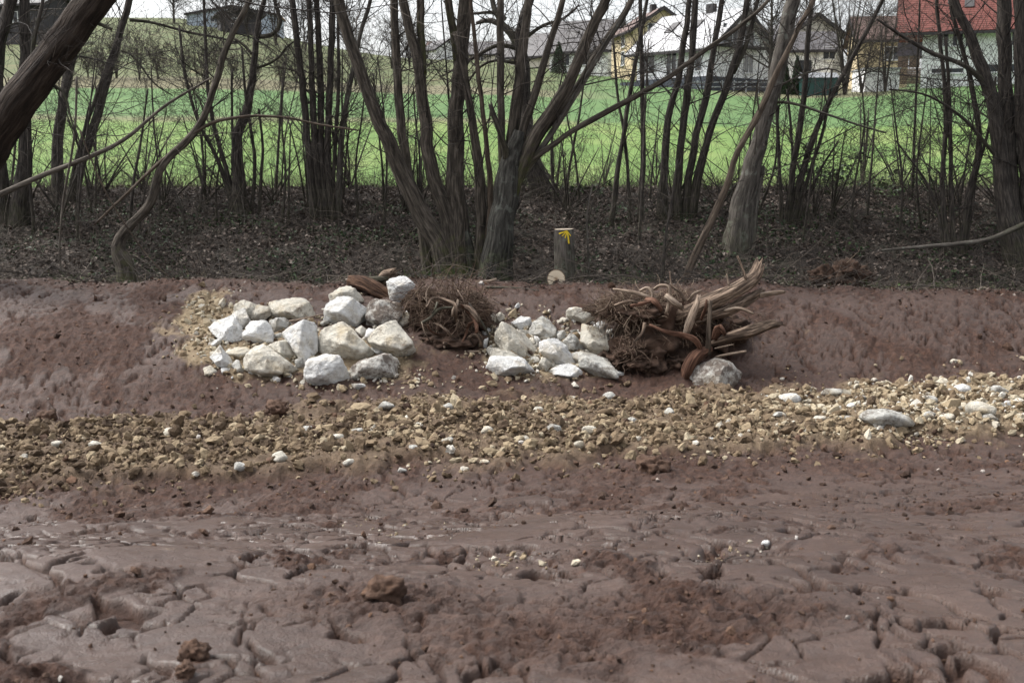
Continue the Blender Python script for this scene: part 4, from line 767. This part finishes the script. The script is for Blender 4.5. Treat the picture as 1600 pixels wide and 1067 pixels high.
V, F, T = joinf([fibres(700, P(985,482,Yw+.25), np.array([PX(62,Yw),.5,PX(24,Yw)]), rg, (.12,.4), tint=(.35,1)), fibres(500, P(1035,535,Yw+.25), np.array([PX(66,Yw),.55,PX(56,Yw)]), rg, (.1,.4)), fibres(360, P(1060,490,Yw+.3), np.array([PX(55,Yw),.5,PX(36,Yw)]), rg, (.12,.4), tint=(.4,1)), fibres(120, P(1140,500,Yw+.2), np.array([PX(50,Yw),.4,PX(28,Yw)]), rg, (.15,.5), (.002,.004), -1.2)])
obj('root_fibres', mesh_np('root_fibres', V-base, [F], M_fibre, True, {'tint': T}), rw)['kind'] = 'stuff'
n = 170; d = norm(rg.normal(0,1,(n,3))*np.array([1,.7,1])+np.array([-.1,-.7,.1])); b = np.repeat(P(988,550,Yw-.42)[None], n, 0)+rg.normal(0,.10,(n,3)); p_, r_ = twig_arrays(b, d, rg.uniform(.06,.26,n), rg.uniform(.003,.012,n), rg, 5, -.5, .3); v, q_ = tubes(p_, r_, 4)
obj('split_root_bundle', mesh_np('split_root_bundle', v-base, [q_], M_fibre, True, {'tint': np.repeat(rg.uniform(.05,.75,n), 20)}), rw, label='splintered reddish root end')
# red earth mass in the wood
x, y, z = P(1312, 440, 18.5); base = np.array([x, 18.6, gz(x, 18.6)]); em = thing('upturned_earth', base, 'upturned clump of reddish earth under the trees behind the crest', 'earth clump')
soil(P(1328,432,18.6), np.array([PX(28,18.6),.3,PX(24,18.6)]), 21, base, em); soil(P(1290,436,18.7), np.array([PX(26,18.6),.3,PX(20,18.6)]), 22, base, em)
V, F, T = fibres(60, P(1312,432,18.6), np.array([PX(46,18.6),.35,PX(26,18.6)]), rg, (.1,.35)); obj('root_fibres', mesh_np('root_fibres', V-base, [F], M_fibre, True, {'tint': T}), em)['kind'] = 'stuff'

# ------------------------------------------------------------------ undergrowth, litter, grass
rg = np.random.default_rng(5)
def wood_pts(n, y0=18.0, y1=24.4):
    Y = rg.uniform(y0, y1, n); return rg.uniform(-.60, .60, n)*(Y+2), Y
def leaves(name, X, Y, Z, size, tint, mat, tilt, **kw):
    n = len(X); Rm = rot_rand(n, rg, tilt); s = size[:,None,None]
    loc = np.array([(-.5,0,0),(0,-.32,.10),(.55,0,.02),(0,.32,.10)])[None]*s
    V = np.einsum('nij,nkj->nki', Rm, loc)+np.stack([X,Y,Z],-1)[:,None]; i = np.arange(n)[:,None]*4
    F = np.concatenate([i+np.array([0,1,2]), i+np.array([0,2,3])]); return obj(name, mesh_np(name, V.reshape(-1,3), [F], mat, False, {'tint': np.repeat(tint, 4)}), kind='stuff', **kw)
X, Y = wood_pts(46000); leaves('leaf_litter', X, Y, macro(X,Y)+rg.uniform(0,.07,len(X)), rg.uniform(.04,.11,len(X)), np.clip(rg.beta(1.7,1.7,len(X)),0,1), M_litter, .5, label='brown dead leaves covering the woodland bank', cat='leaf litter')
X = rg.uniform(-10.5,10.5,3200); Y = 17.75-np.abs(rg.normal(0,.45,3200)); leaves('crest_litter', X, Y, ground_at(X,Y)+rg.uniform(0,.03,len(X)), rg.uniform(.03,.085,len(X)), rg.beta(1.5,2,len(X)), M_litter, .5, label='dead leaves and plant scraps scattered along the crest of the mud bank', cat='leaf litter')
X, Y = wood_pts(26000, 17.9, 22.5); k = fbm2(X*.7, Y*.9, 3, 400) > -.04; X, Y = X[k], Y[k]
leaves('ivy_cover', X, Y, macro(X,Y)+rg.uniform(.02,.16,len(X)), rg.uniform(.03,.085,len(X)), rg.beta(2,2.5,len(X)), M_ivy, .7, label='dark green ivy and herbs creeping over the woodland bank', cat='ivy')
def blades(X, Y, L, tint, name, lean=.5, r=.003, up=-.7, **kw):
    n = len(X); d = np.stack([rg.normal(0,lean,n), rg.normal(0,lean,n), np.ones(n)], -1); b = np.stack([X,Y,macro(X,Y)-.02],-1)
    p, r_ = twig_arrays(b, d, L, np.full(n, r)*rg.uniform(.6,1.3,n), rg, 4, up, .14); v, q_ = tubes(p, r_, 3); return v, q_, np.repeat(tint, 12)
X, Y = wood_pts(11000, 18.0, 24.9); k = rg.uniform(0,1,len(X)) < .55+.45*sst(21.5, 24, Y); X, Y = X[k], Y[k]
v, q_, t = blades(X, Y, rg.lognormal(math.log(.6), .5, len(X)), np.clip(rg.beta(3.0,1.5,len(X)),0,1), '', .6, .0042, .1)
obj('brushwood', mesh_np('brushwood', v, [q_], M_twig, True, {'tint': t}), kind='stuff', label='tangle of bare bramble stems and dry twigs under the trees', cat='undergrowth')
X, Y = wood_pts(3600, 17.0, 23.5); n = len(X); ang = rg.uniform(0, 2*np.pi, n); d = np.stack([np.cos(ang), np.sin(ang)*.6, rg.uniform(.05,.5,n)], -1)
p_, r_ = twig_arrays(np.stack([X,Y,macro(X,Y)+.03],-1), d, rg.uniform(.4,1.6,n), rg.uniform(.003,.009,n), rg, 5, -.35, .15); v, q_ = tubes(p_, r_, 3)
obj('fallen_twigs', mesh_np('fallen_twigs', v, [q_], M_twig, True, {'tint': np.repeat(np.clip(rg.beta(2.5,1.6,n),0,1), 15)}), kind='stuff', label='fallen grey twigs strewn over the leaf litter', cat='twigs')
X = rg.uniform(-17, 17, 5500); Y = 24.3+np.abs(rg.normal(0, .35, len(X)))
v, q_, t = blades(X, Y, rg.uniform(.12,.42,len(X)), np.where(rg.uniform(0,1,len(X)) < .55, rg.uniform(.5,1,len(X)), rg.uniform(.1,.45,len(X))), '', .35, .004)
obj('field_edge_grass', mesh_np('field_edge_grass', v, [q_], M_blade, True, {'tint': t}), kind='stuff', label='dry and green grass along the edge of the meadow', cat='grass')
X = rg.uniform(-10.5, 10.5, 5200); Y = 17.75+np.abs(rg.normal(0, .22, len(X))); k = fbm2(X*.9, X*0, 3, 410) > -.18; X, Y = X[k], Y[k]
v, q_, t = blades(X, Y, rg.uniform(.12,.38,len(X)), np.clip(rg.uniform(0,1,len(X))*.45+.55*(fbm2(X*1.3, X*0+4, 2, 420) > .1),0,1), '', .6, .003, -1.2)
obj('bank_grass', mesh_np('bank_grass', v, [q_], M_blade, True, {'tint': t}), kind='stuff', label='ragged grass and straw along the crest of the mud bank', cat='grass')
def tuft(u, v, n, L, tint, label, group=None, Y=None):
    x, y, z = hit(u, v); y = Y or y; x = P(u, v, y)[0]; a = rg.uniform(0, 2*np.pi, n); d = np.stack([np.cos(a)*.7, np.sin(a)*.7, np.ones(n)], -1); b = np.stack([rg.normal(0,.09,n), rg.normal(0,.09,n), np.zeros(n)-.03], -1)
    p_, r_ = twig_arrays(b, d, rg.uniform(.5,1,n)*L, rg.uniform(.002,.0045,n), rg, 7, -2.2, .08); vv, q_ = tubes(p_, r_, 3)
    obj('grass_tuft', mesh_np('grass_tuft', vv, [q_], M_blade, True, {'tint': np.repeat(np.clip(rg.normal(tint,.08,n),0,1), 21)}), None, (x, y, gz(x, y)), label, 'grass tuft', group)
tuft(592,425,170,.55,.1,'long green grass tuft growing left of the big willow',Y=18.4); tuft(622,428,110,.45,.12,'smaller green grass tuft against the big willow base',Y=18.3)
for u, v, Yt in ((1110,440,18.2),(1395,448,18.2),(1440,450,18.3),(1500,452,18.2),(820,436,18.3),(905,440,18.4),(330,430,18.3),(1080,438,18.5)): tuft(u, v, 90, .42, .85, 'pale dry grass tuft drooping over the crest of the bank', 'dry grass tufts on the crest', Yt)
def bramble(u, v, Y, n, spread, h, label, seed):
    r2 = np.random.default_rng(seed); b0 = P(u, v, Y); base = np.array([b0[0], Y, gz(b0[0], Y)]); root = thing('bramble', base, label, 'bramble'); a = r2.uniform(0, 2*np.pi, n)
    d = np.stack([np.cos(a)*.8, np.sin(a)*.4, np.ones(n)], -1); p_, r_ = twig_arrays(np.zeros((n,3))+np.array([0,0,-.05]), d, r2.uniform(.6,1.1,n)*h, np.full(n,.005), r2, 10, -2.0, .12); p_[:,:,0] *= spread; v_, q_ = tubes(p_, r_, 4)
    obj('stems', mesh_np('stems', v_, [q_], M_twig, True, {'tint': np.full(len(v_), .3)}), root)
    B, t, _, _ = along(p_, r_, 26, r2, .3); m = len(B); Rm = rot_rand(m, r2, .8); loc = np.array([(-.5,0,0),(0,-.36,.08),(.6,0,.0),(0,.36,.08)])[None]*r2.uniform(.05,.11,m)[:,None,None]
    V = np.einsum('nij,nkj->nki', Rm, loc)+(B+r2.normal(0,.05,(m,3)))[:,None]; i = np.arange(m)[:,None]*4
    obj('leaves', mesh_np('leaves', V.reshape(-1,3), [np.concatenate([i+np.array([0,1,2]), i+np.array([0,2,3])])], M_ivy, False, {'tint': np.repeat(r2.uniform(.4,1,m), 4)}), root)['kind'] = 'stuff'
SRC = []
for j in range(46):
    u0 = rg.uniform(-30, 1630); v0 = rg.uniform(292, 385); Yb = at(u0, v0); hh = rg.uniform(120, 330); ln = rg.normal(0, 35); w = rg.uniform(2.6, 4.6)
    if j < 9: SRC.append(tree('sapling', 'slender bare whip standing among the taller trees', Yb, [(S_, [(u0,v0),(u0+ln*.3,v0-hh*.35),(u0+ln*.9,v0-hh*.7),(u0+ln*1.3,v0-hh)], (w*1.3,w,w*.8,w*.5), rg.uniform(-.3,.3))], M_bark_dark, 'sapling', 'bare whips among the trees', 4.0, .75, (4,3), seed=200+j, k=6, lo=.1))
    else: x = P(u0, v0, Yb)[0]; copy_tree(SRC[j % 9], (x, Yb, gz(x, Yb)), rg.uniform(0, 6.28), rg.uniform(.7, 1.15))
SRC = []
for j in range(34):
    u0 = -20+j*49+rg.uniform(-22,22); v0 = rg.uniform(288, 350); Yb = at(u0, v0); st = []
    if j < 7:
        for q in range(6):
            hh = rg.uniform(50, 140); ln = rg.normal(0, 40); st.append((S_, [(u0+rg.normal(0,4),v0),(u0+ln*.5,v0-hh*.5),(u0+ln*1.2,v0-hh)], (3.2,2.6,1.6), rg.uniform(-.4,.4)))
        SRC.append(tree('bare_shrub', 'low leafless shrub of thin arching stems at the meadow edge', Yb, st, M_bark_dark, 'shrub', 'leafless shrubs at the meadow edge', 3.4, .5, (3,3), seed=300+j, k=5, lo=.1, tint=.5))
    else: x = P(u0, v0, Yb)[0]; copy_tree(SRC[j % 7], (x, Yb, gz(x, Yb)), rg.uniform(0, 6.28), rg.uniform(.7, 1.2))
bramble(1345,285,23.4,16,1.5,1.5,'green-leaved bramble arching in front of the meadow beside the dark bushy clump',1); bramble(1290,270,23.6,9,.8,1.5,'leafy bramble shoot climbing into the dark bushy clump',2); bramble(1430,290,23.6,10,1.4,1.1,'low green bramble between the bushy clump and the thin dark stems',3); bramble(1120,292,23.6,9,1.3,.7,'low bramble behind the slender leaning trunks',4); bramble(925,285,23.5,7,1.2,.8,'small bramble by the broken branches behind the marked stump',5)

# ------------------------------------------------------------------ houses
M_white = plain('white_render', (.80,.80,.80), .8, .05, .6); M_cream = plain('cream_render', (.54,.44,.28), .8, .05, .6); M_beige = plain('beige_render', (.55,.50,.42), .8, .05, .6)
M_navy = plain('dark_base', (.035,.042,.060), .6, .2, 1.); M_wood = plain('weathered_boards', (.16,.105,.075), .8, .25, 6.); M_frame = plain('window_frame', (.66,.66,.66), .5, .03); M_dkframe = plain('dark_frame', (.05,.045,.045), .5, .1)
M_eave = plain('eave_boards', (.030,.026,.028), .7, .1); M_green = plain('green_tarp', (.010,.050,.042), .5, .2, 2.); M_darkwall = plain('dark_timber', (.035,.032,.036), .8, .2, 2.); M_barn = plain('barn_sheet', (.42,.48,.56), .5, .08, .5); M_balc = plain('balcony_cladding', (.085,.07,.085), .7, .15)
M_metal = plain('fence_metal', (.30,.31,.32), .5, .1); M_orange = plain('barn_edge', (.30,.15,.08), .7, .1)
m, nt, bs, L = mat_new('window_glass'); bs.inputs['Base Color'].default_value = (.02,.024,.03,1); bs.inputs['Roughness'].default_value = .08; M_glass = m
def roof_mat(name, a, b, rough):
    m, nt, bs, L = mat_new(name); co = objco(nt); w = N_(nt, 'ShaderNodeTexWave', Scale=1.6, Distortion=.6); w.bands_direction = 'Z'; L(co, w.inputs['Vector']); n = noise(nt, L, co, 1.2, 5)
    c = mix(nt, L, n, a, b); c = mix(nt, L, .3, c, ramp(nt, w.outputs['Fac'], [(.1,(.5,)*3),(.5,(1,)*3)], L), 'MULTIPLY'); L(c, bs.inputs['Base Color']); bs.inputs['Roughness'].default_value = rough; bump(nt, L, w.outputs['Fac'], bs, .6, .05); return m
M_red = roof_mat('red_tiles', (.105,.024,.017), (.16,.040,.027), .7); M_slate = roof_mat('slate_roof', (.045,.042,.046), (.10,.09,.09), .55); M_glare_roof = roof_mat('sky_glare_roof', (.34,.34,.35), (.44,.44,.45), .35); M_brownroof = roof_mat('brown_roof', (.10,.06,.05), (.16,.10,.085), .7)  # white house's roof: white glare of the sky put into the base colour
def house(name, label, cpos, corner, w, d, h, rh, phi, wall, roof, wins=(), oh=.6, ohl=None, base_h=0., chimney=False, skylights=(), fascia=True):
    """ridge along local x; the local corner named by corner=(sx,sy) stands at cpos. wins: (face, x, z, width, height)"""
    c, s = math.cos(phi), math.sin(phi); cx, cy = corner[0]*w/2, corner[1]*d/2
    loc = np.array([cpos[0]-(c*cx-s*cy), cpos[1]-(s*cx+c*cy), cpos[2]]); root = thing(name, loc, label, 'house'); root.rotation_euler = (0, 0, phi)
    x0, x1, y0, y1 = -w/2, w/2, -d/2, d/2
    V = [(x0,y0,-2),(x1,y0,-2),(x1,y1,-2),(x0,y1,-2),(x0,y0,h),(x1,y0,h),(x1,y1,h),(x0,y1,h),(x0,0,h+rh),(x1,0,h+rh)]
    obj('wall', mesh_np('wall', V, [np.array([(0,1,5,4),(2,3,7,6)]), np.array([(1,2,6,9,5)]), np.array([(3,0,4,8,7)])], wall, False), root)
    if base_h: box('basement', (x0-.06,x1+.06,y0-.06,y1+.06,-2,base_h), M_navy, root)
    t = .22; ol = oh if ohl is None else ohl; sl = rh/(d/2)
    for sy in (-1, 1):
        e = sy*(d/2+oh); ze = h-oh*sl+.03; zr = h+rh+.03
        V = [(x0-ol,0,zr),(x1+oh,0,zr),(x1+oh,e,ze),(x0-ol,e,ze),(x0-ol,0,zr+t),(x1+oh,0,zr+t),(x1+oh,e,ze+t),(x0-ol,e,ze+t)]
        ro = obj('roof', mesh_np('roof', V, [np.array([(0,1,2,3),(4,7,6,5),(0,4,5,1),(1,5,6,2),(2,6,7,3),(3,7,4,0)])], roof, False), root)
        if fascia: box('gutter', (x0-ol-.02,x1+oh+.02,min(e,e+sy*.14),max(e,e+sy*.14),ze-.10,ze+.14), M_eave, ro)
        if sy < 0:
            for (sx_, f, ww, hh) in skylights:
                yy = -(f*d/2); zz = h+rh*(1-f)+.03+t; ln = math.hypot(d/2, rh); uy, uz = -(d/2)/ln, -rh/ln; nv = np.array([0, -rh/ln, (d/2)/ln])
                q4 = np.array([(sx_,yy,zz),(sx_+ww,yy,zz),(sx_+ww,yy+uy*hh,zz+uz*hh),(sx_,yy+uy*hh,zz+uz*hh)]); Vb = np.vstack([q4, q4+nv*.10])
                sk = obj('skylight', mesh_np('skylight', Vb, [np.array([(0,1,5,4),(1,2,6,5),(2,3,7,6),(3,0,4,7),(4,5,6,7)])], M_dkframe, False), ro)
    for sx in (1, -1):
        xx = x1+oh if sx > 0 else x0-ol
        for sy in (-1, 1):
            e = sy*(d/2+oh); ze = h-oh*sl; zr = h+rh; a = xx; b = xx+sx*.07
            V = [(a,0,zr-.12),(b,0,zr-.12),(b,e,ze-.12),(a,e,ze-.12),(a,0,zr+.30),(b,0,zr+.30),(b,e,ze+.30),(a,e,ze+.30)]
            obj('verge_board', mesh_np('verge_board', V, [np.array([(0,1,2,3),(4,7,6,5),(0,4,5,1),(1,5,6,2),(2,6,7,3),(3,7,4,0)])], M_eave, False), root)
    if chimney: box('chimney', (-.4+w*.1,.4+w*.1,-.3,.3,h+rh-.4,h+rh+.9), M_eave, root)
    for face, a, z, ww, hh in wins:
        def bx_(u0, u1, z0, z1, n0, n1):
            return {'L': (u0,u1,y0-n1,y0-n0,z0,z1), 'G': (x1+n0,x1+n1,u0,u1,z0,z1)}[face]
        wo = box('window', bx_(a, a+ww, z, z+hh, .0, .03), M_glass, root)
        V, F = [], []; 
        for bb in ((a-.08,a,z-.08,z+hh+.08),(a+ww,a+ww+.08,z-.08,z+hh+.08),(a,a+ww,z-.08,z),(a,a+ww,z+hh,z+hh+.08),(a+ww/2-.03,a+ww/2+.03,z,z+hh)):
            v_, f_ = box_arr(*bx_(*bb, .0, .07)); F.append(f_+len(V)*8); V.append(v_)
        obj('frame', mesh_np('frame', np.vstack(V), [np.vstack(F)], M_frame, False), wo)
        box('sill', bx_(a-.14, a+ww+.14, z-.15, z-.09, .0, .16), M_frame, wo)
    return root
def FP(u, Y, dz=0.):
    x = P(u, 100, Y)[0]; return np.array([x, Y, float(field_z(np.array([x]), np.array([float(Y)]))[0])+dz])
h1 = house('house', 'white house with pale roof and dark basement behind the slender leaning trunks', (P(1108,118,104)[0],104,P(1108,118,104)[2]), (1,-1), 8.6, 8.8, 2.7, 3.2, R(-48), M_white, M_glare_roof, [('L',-3.6,.5,1.5,1.6),('L',-.6,.1,1.1,2.2),('L',2.0,.5,1.4,1.5),('G',.6,.5,1.3,1.6),('G',-2.6,2.9,2.6,1.7),('G',.5,2.9,1.4,1.7)], .8, None, -.05, True, [(-2.6,.28,.9,1.7),(.2,.28,.9,1.7)])
box('balcony', (4.3,5.5,-3.6,3.0,2.55,2.75), M_eave, h1); box('terrace', (-4.4,6.4,-6.6,-4.42,-1.9,-.35), M_navy, h1)
h2 = house('house', 'large white house with red tiled roof and balconies behind the heavy dark trunks', (P(1438,131,104)[0],104,P(1438,131,104)[2]), (-1,-1), 17, 10, 5.1, 5.2, R(-20), M_white, M_red, [('L',-7.2,3.2,.8,1.5),('L',-6.0,3.2,.8,1.5),('L',-4.9,3.2,.8,1.5),('L',-7.6,.9,2.6,.35),('L',-3.,.9,2.2,.6),('L',-1.2,3.1,1.4,1.6),('L',2.6,3.1,1.3,1.8),('L',5.6,3.1,1.3,1.8),('L',2.4,.6,1.6,1.5)], .9, 2.3, 0, True, [(-6.6,.50,.8,1.4),(-5.2,.55,.8,1.6),(-2.4,.5,.8,1.6),(-.2,.42,.9,1.7)])
box('balcony', (-10.6,-8.52,-5.0,-1.0,2.45,3.6), M_balc, h2)
for i in range(7): box('plank', (1.2+.0,4.6,-6.1,-6.02,2.35+i*.17,2.5+i*.17), M_wood, h2)
box('balcony_floor', (1.1,4.7,-6.0,-5.02,2.2,2.33), M_balc, h2); box('dormer', (1.6,4.0,-4.2,-1.0,6.2,8.2), M_white, h2); box('dormer_window', (2.0,3.6,-4.24,-4.21,6.7,7.8), M_glass, h2)
for i in range(9): box('plank', (-10.6,-8.52,-5.0,-4.93,.0+i*.15,.13+i*.15), M_wood, h2)
for i in range(2): box('shutter', (-10.5+i*.95,-9.62+i*.95,-4.92,-4.86,1.4,2.4), M_wood, h2)
house('house', 'tall yellow gabled house behind the white one with the pale roof', (P(988,118,128)[0],128,P(988,118,128)[2]), (1,-1), 9, 6.6, 4.9, 2.2, R(-80), M_cream, M_brownroof, [('G',-1.6,4.2,1.1,1.3),('G',.3,4.2,1.1,1.3),('G',-2.2,1.4,1.2,1.4),('G',.8,1.4,1.2,1.4),('L',0,1.4,1.2,1.4),('L',0,3.4,1.2,1.3)], .5, None, 0, True)
house('house', 'dark-roofed house with white walls next to the yellow gabled house', (P(950,108,140)[0],140,P(950,108,140)[2]), (1,-1), 7.6, 8, 2.4, 3.6, R(-25), M_white, M_slate, [('L',-2.4,.6,1.2,1.3),('L',.6,.6,1.2,1.3),('G',-1,.6,1.2,1.3),('G',-.6,2.9,1.2,1.2)], .5, None, 0, True, [(-2.2,.4,1.4,1.4)])
house('house', 'small house with dark roof half hidden by the pollard willow rods', (P(872,103,165)[0],165,P(872,103,165)[2]), (1,-1), 8, 8, 1.6, 3.2, R(-30), M_beige, M_slate, [('L',-2,.3,1.1,1.1),('G',-.6,.4,1.1,1.1)], .5)
house('house', 'house with dark roof showing behind the bare garden trees', (P(1300,122,126)[0],126,P(1300,122,126)[2]), (1,-1), 6, 7, 3.0, 2.0, R(-12), M_white, M_slate, [('L',-3,.6,1.2,1.3),('L',-.4,.6,1.2,1.3),('L',2,2.,1.2,1.2)], .5)
house('house', 'yellowish house between the garden trees and the red-roofed balcony house', (P(1418,112,118)[0],118,P(1418,112,118)[2]), (1,-1), 5, 7, 3.2, 2.4, R(-8), M_cream, M_brownroof, [('L',.2,1.2,1.6,1.2)], .4)
house('house', 'brown-gabled house rising behind the pale-roofed white house', (P(1232,100,132)[0],132,P(1232,100,132)[2]), (1,-1), 6, 7, 3.4, 2.0, R(-70), M_beige, M_slate, [('G',-1.8,2.2,1.3,1.2),('G',.4,2.2,1.3,1.2)], .5)
for (u, v, Y, w, d, h, rh, ph, wl, rf, lab) in ((682,97,240,7,6,2.6,2.,-60,M_white,M_slate,'tiny white gabled house far away on the crest of the meadow'),(722,97,250,8,6,2.,2.4,-10,M_beige,M_brownroof,'tiny brown-roofed house beside the tiny white gable on the crest'),(790,99,245,9,7,2.,2.6,-15,M_beige,M_slate,'distant dark-roofed house seen between the willow stems'),(838,102,230,8,7,2.2,2.8,-30,M_white,M_slate,'distant grey-roofed house just before the pollard rods')):
    house('house', lab, (P(u,v,Y)[0],Y,P(u,v,Y)[2]), (1,-1), w, d, h, rh, R(ph), wl, rf, [('L',-1.6,.6,1.2,1.1)], .4)
house('barn', 'long low pale barn with orange-edged roof on the hilltop', (P(292,37,222)[0],222,P(292,37,222)[2]), (1,-1), 9, 17, 1.6, 1.5, R(-86), M_barn, M_orange, [('G',-4,.3,1.4,1.)], .4, None, 0, False, (), False)['category'] = 'barn'
house('shed', 'dark timber shed on the hilltop beside the pale barn', (P(345,42,205)[0],205,P(345,42,205)[2]), (1,-1), 6, 7, 2.2, .8, R(-70), M_darkwall, M_slate, [('G',-1.5,.6,1.2,.9)], .7)['category'] = 'shed'
house('shed', 'dark blue-black building behind the leaning fissured trunk', (P(72,48,150)[0],150,P(72,48,150)[2]), (1,-1), 7, 6, 3.4, 1.6, R(-15), M_darkwall, M_slate, [('L',-2,1.2,1.4,1.2)], .5)['category'] = 'shed'
# garage, gate, container, fence
g0 = FP(1380, 103); ga = thing('garage', g0, 'plain white garage wall beside the red-roofed house', 'garage'); box('wall', (-1.5,1.5,0,4,-2,1.9), M_white, ga); box('roof', (-1.6,1.6,-.15,4.1,1.91,2.05), M_metal, ga)
c0_ = FP(1287, 97); gc = thing('garden_tent', c0_, 'dark green tarpaulin shelter among the bare garden trees', 'shelter'); box('body', (-1.6,1.3,0,2.2,-.5,1.45), M_green, gc)
obj('cover', mesh_np('cover', [(-1.7,-.1,1.46),(1.4,-.1,1.46),(1.4,2.3,1.46),(-1.7,2.3,1.46),(-1.7,1.1,1.95),(1.4,1.1,1.95)], [np.array([(0,1,5,4),(2,3,4,5)]), np.array([(1,2,5),(3,0,4)])], M_metal, False), gc)
for i in range(4): box('pole', (-1.62+i*.95,-1.56+i*.95,-.07,-.01,-.5,1.45), M_dkframe, gc)
f0 = FP(1140, 101); fe = thing('garden_fence', f0, 'low rail fence in front of the white house with the dark basement', 'fence')
for i in range(8): box('post', (-3.8+i*1.05,-3.7+i*1.05,-.05,.05,-.8,.95), M_metal, fe)
for i in range(2): box('rail', (-3.9,3.75,-.09,-.055,.35+i*.4,.44+i*.4), M_metal, fe)

# ------------------------------------------------------------------ far trees and hedges
def far_tree(name, label, u, Y, hgt, n0, spread, seed, tint=.5, stems=1, lv=(5,4), cat='tree', group=None, lean=0., rmin=.010):
    r2 = np.random.default_rng(seed); b = FP(u, Y); root = thing(name, b, label, cat, group); data = []
    for j in range(stems):
        a = r2.uniform(0, 6.28); sp_ = (.12 if stems == 1 else .38); path = np.array([(0,0,-.2),(math.cos(a)*sp_*hgt*.15,math.sin(a)*sp_*hgt*.15,hgt*.35),(math.cos(a)*sp_*hgt*.4+lean,math.sin(a)*sp_*hgt*.4,hgt*.85)]); rad = np.array([.026,.018,.006])*hgt*(1 if stems == 1 else .5)
        sp = spline(path, 16); rr = np.interp(np.linspace(0,1,16), [0,.5,1], rad); data.append((sp, rr)); obj('trunk', limb(sp, rr, M_bark_dark, 7, seed+j, .1, 0, .4), root)
    V, F, T = twig_mesh(data, r2, n0/hgt/stems, hgt*spread, .25, lv, rmin, tint, .5, .5, .09, 1.25, (4,3,2)); obj('crown', mesh_np('crown', V, [F], M_twig, True, {'tint': T}), root); return root
far_tree('garden_tree', 'many-stemmed brown bare tree beside the green shelter', 1322, 98, 9.5, 60, .30, 1, .62, 7); far_tree('garden_tree', 'bare branching tree behind the smooth grey trunk by the white house', 1205, 97, 9.5, 45, .42, 2, .45); far_tree('garden_tree', 'bare tree in front of the yellowish house', 1385, 100, 7.5, 45, .32, 3, .6, 4); far_tree('garden_tree', 'thin bare tree close by the garage wall', 1348, 101, 7.5, 40, .3, 4, .55, 3)
far_tree('orchard_tree', 'bare round-crowned tree standing behind the pale barn', 275, 235, 10, 55, .5, 5, .4, rmin=.025); far_tree('orchard_tree', 'bare tree right of the dark timber shed on the hilltop', 390, 180, 9, 60, .5, 6, .4, 2, rmin=.022); far_tree('orchard_tree', 'dense bare tree beyond the crooked forked alder on the hilltop', 432, 175, 9.5, 60, .5, 7, .4, 3, rmin=.022); far_tree('orchard_tree', 'wide bare tree on the hill behind the ringed grey trunks', 478, 170, 9, 60, .5, 8, .4, 3, rmin=.022); far_tree('orchard_tree', 'dark bare tree between shed and barn on the hilltop', 352, 190, 9, 60, .5, 9, .35, 2, rmin=.022); far_tree('orchard_tree', 'bare tree above the dark blue-black building', 60, 160, 10, 60, .45, 10, .4, 2, rmin=.02); far_tree('orchard_tree', 'small bare tree on the hill edge beside the leaning willow stem', 545, 168, 6, 45, .5, 12, .4, 3, rmin=.02)
far_tree('hill_bush', 'brownish round bush on the meadow crest behind the big willow', 612, 120, 4.6, 60, .42, 13, .6, 8, cat='bush', rmin=.016); far_tree('hill_bush', 'second brownish bush beside the round one on the meadow crest', 640, 122, 3.6, 50, .42, 14, .5, 7, cat='bush', rmin=.016); far_tree('hill_bush', 'dark bush in front of the dark-roofed house', 922, 132, 3.2, 60, .42, 15, .4, 7, cat='bush', rmin=.018)
r3 = np.random.default_rng(9)
HS = []
for j in range(17):
    u0, Y0 = 70+j*30+r3.uniform(-9,9), 83+r3.uniform(-3,4)
    if j < 4: HS.append(far_tree('hedge_shrub', 'leafless brown shrub in the hedge row below the hilltop pasture', u0, Y0, 2.3+r3.uniform(-.5,.7), 60, .42, 30+j, .62, 6, (4,3), 'shrub', 'hedge shrubs below the pasture', rmin=.011))
    else: copy_tree(HS[j % 4], FP(u0, Y0), r3.uniform(0, 6.28), r3.uniform(.8, 1.25))
def conifer(label, u, Y, h, w, seed):
    r2 = np.random.default_rng(seed); root = thing('conifer', FP(u, Y), label, 'conifer'); n = 5000; t = r2.beta(1.1,1.6,n); a = r2.uniform(0,6.28,n); rr = w*(1-t)**.7*r2.uniform(.55,1.08,n)
    c = np.stack([np.cos(a)*rr, np.sin(a)*rr, t*h], -1); Rm = rot_rand(n, r2, 1.); loc = np.array([(-.5,0,0),(0,-.2,0),(.5,0,0),(0,.2,0)])[None]*r2.uniform(.1,.22,n)[:,None,None]; V = np.einsum('nij,nkj->nki', Rm, loc)+c[:,None]; i = np.arange(n)[:,None]*4
    obj('foliage', mesh_np('foliage', V.reshape(-1,3), [np.concatenate([i+np.array([0,1,2]), i+np.array([0,2,3])])], M_ivy, False, {'tint': np.repeat(r2.uniform(0,.55,n), 4)}), root); obj('trunk', limb(np.array([(0,0,-.3),(0,0,h*.5),(0,0,h*.9)]), np.array([.1,.07,.02]), M_bark_dark, 7, seed), root)
conifer('dark narrow conifer next to the green shelter', 1246, 99, 3.3, .62, 1); conifer('shorter dark conifer behind the smooth grey trunk', 1228, 99.5, 2.8, .55, 2); conifer('small spruce in front of the dark-roofed house', 873, 135, 3.6, 1.0, 3)
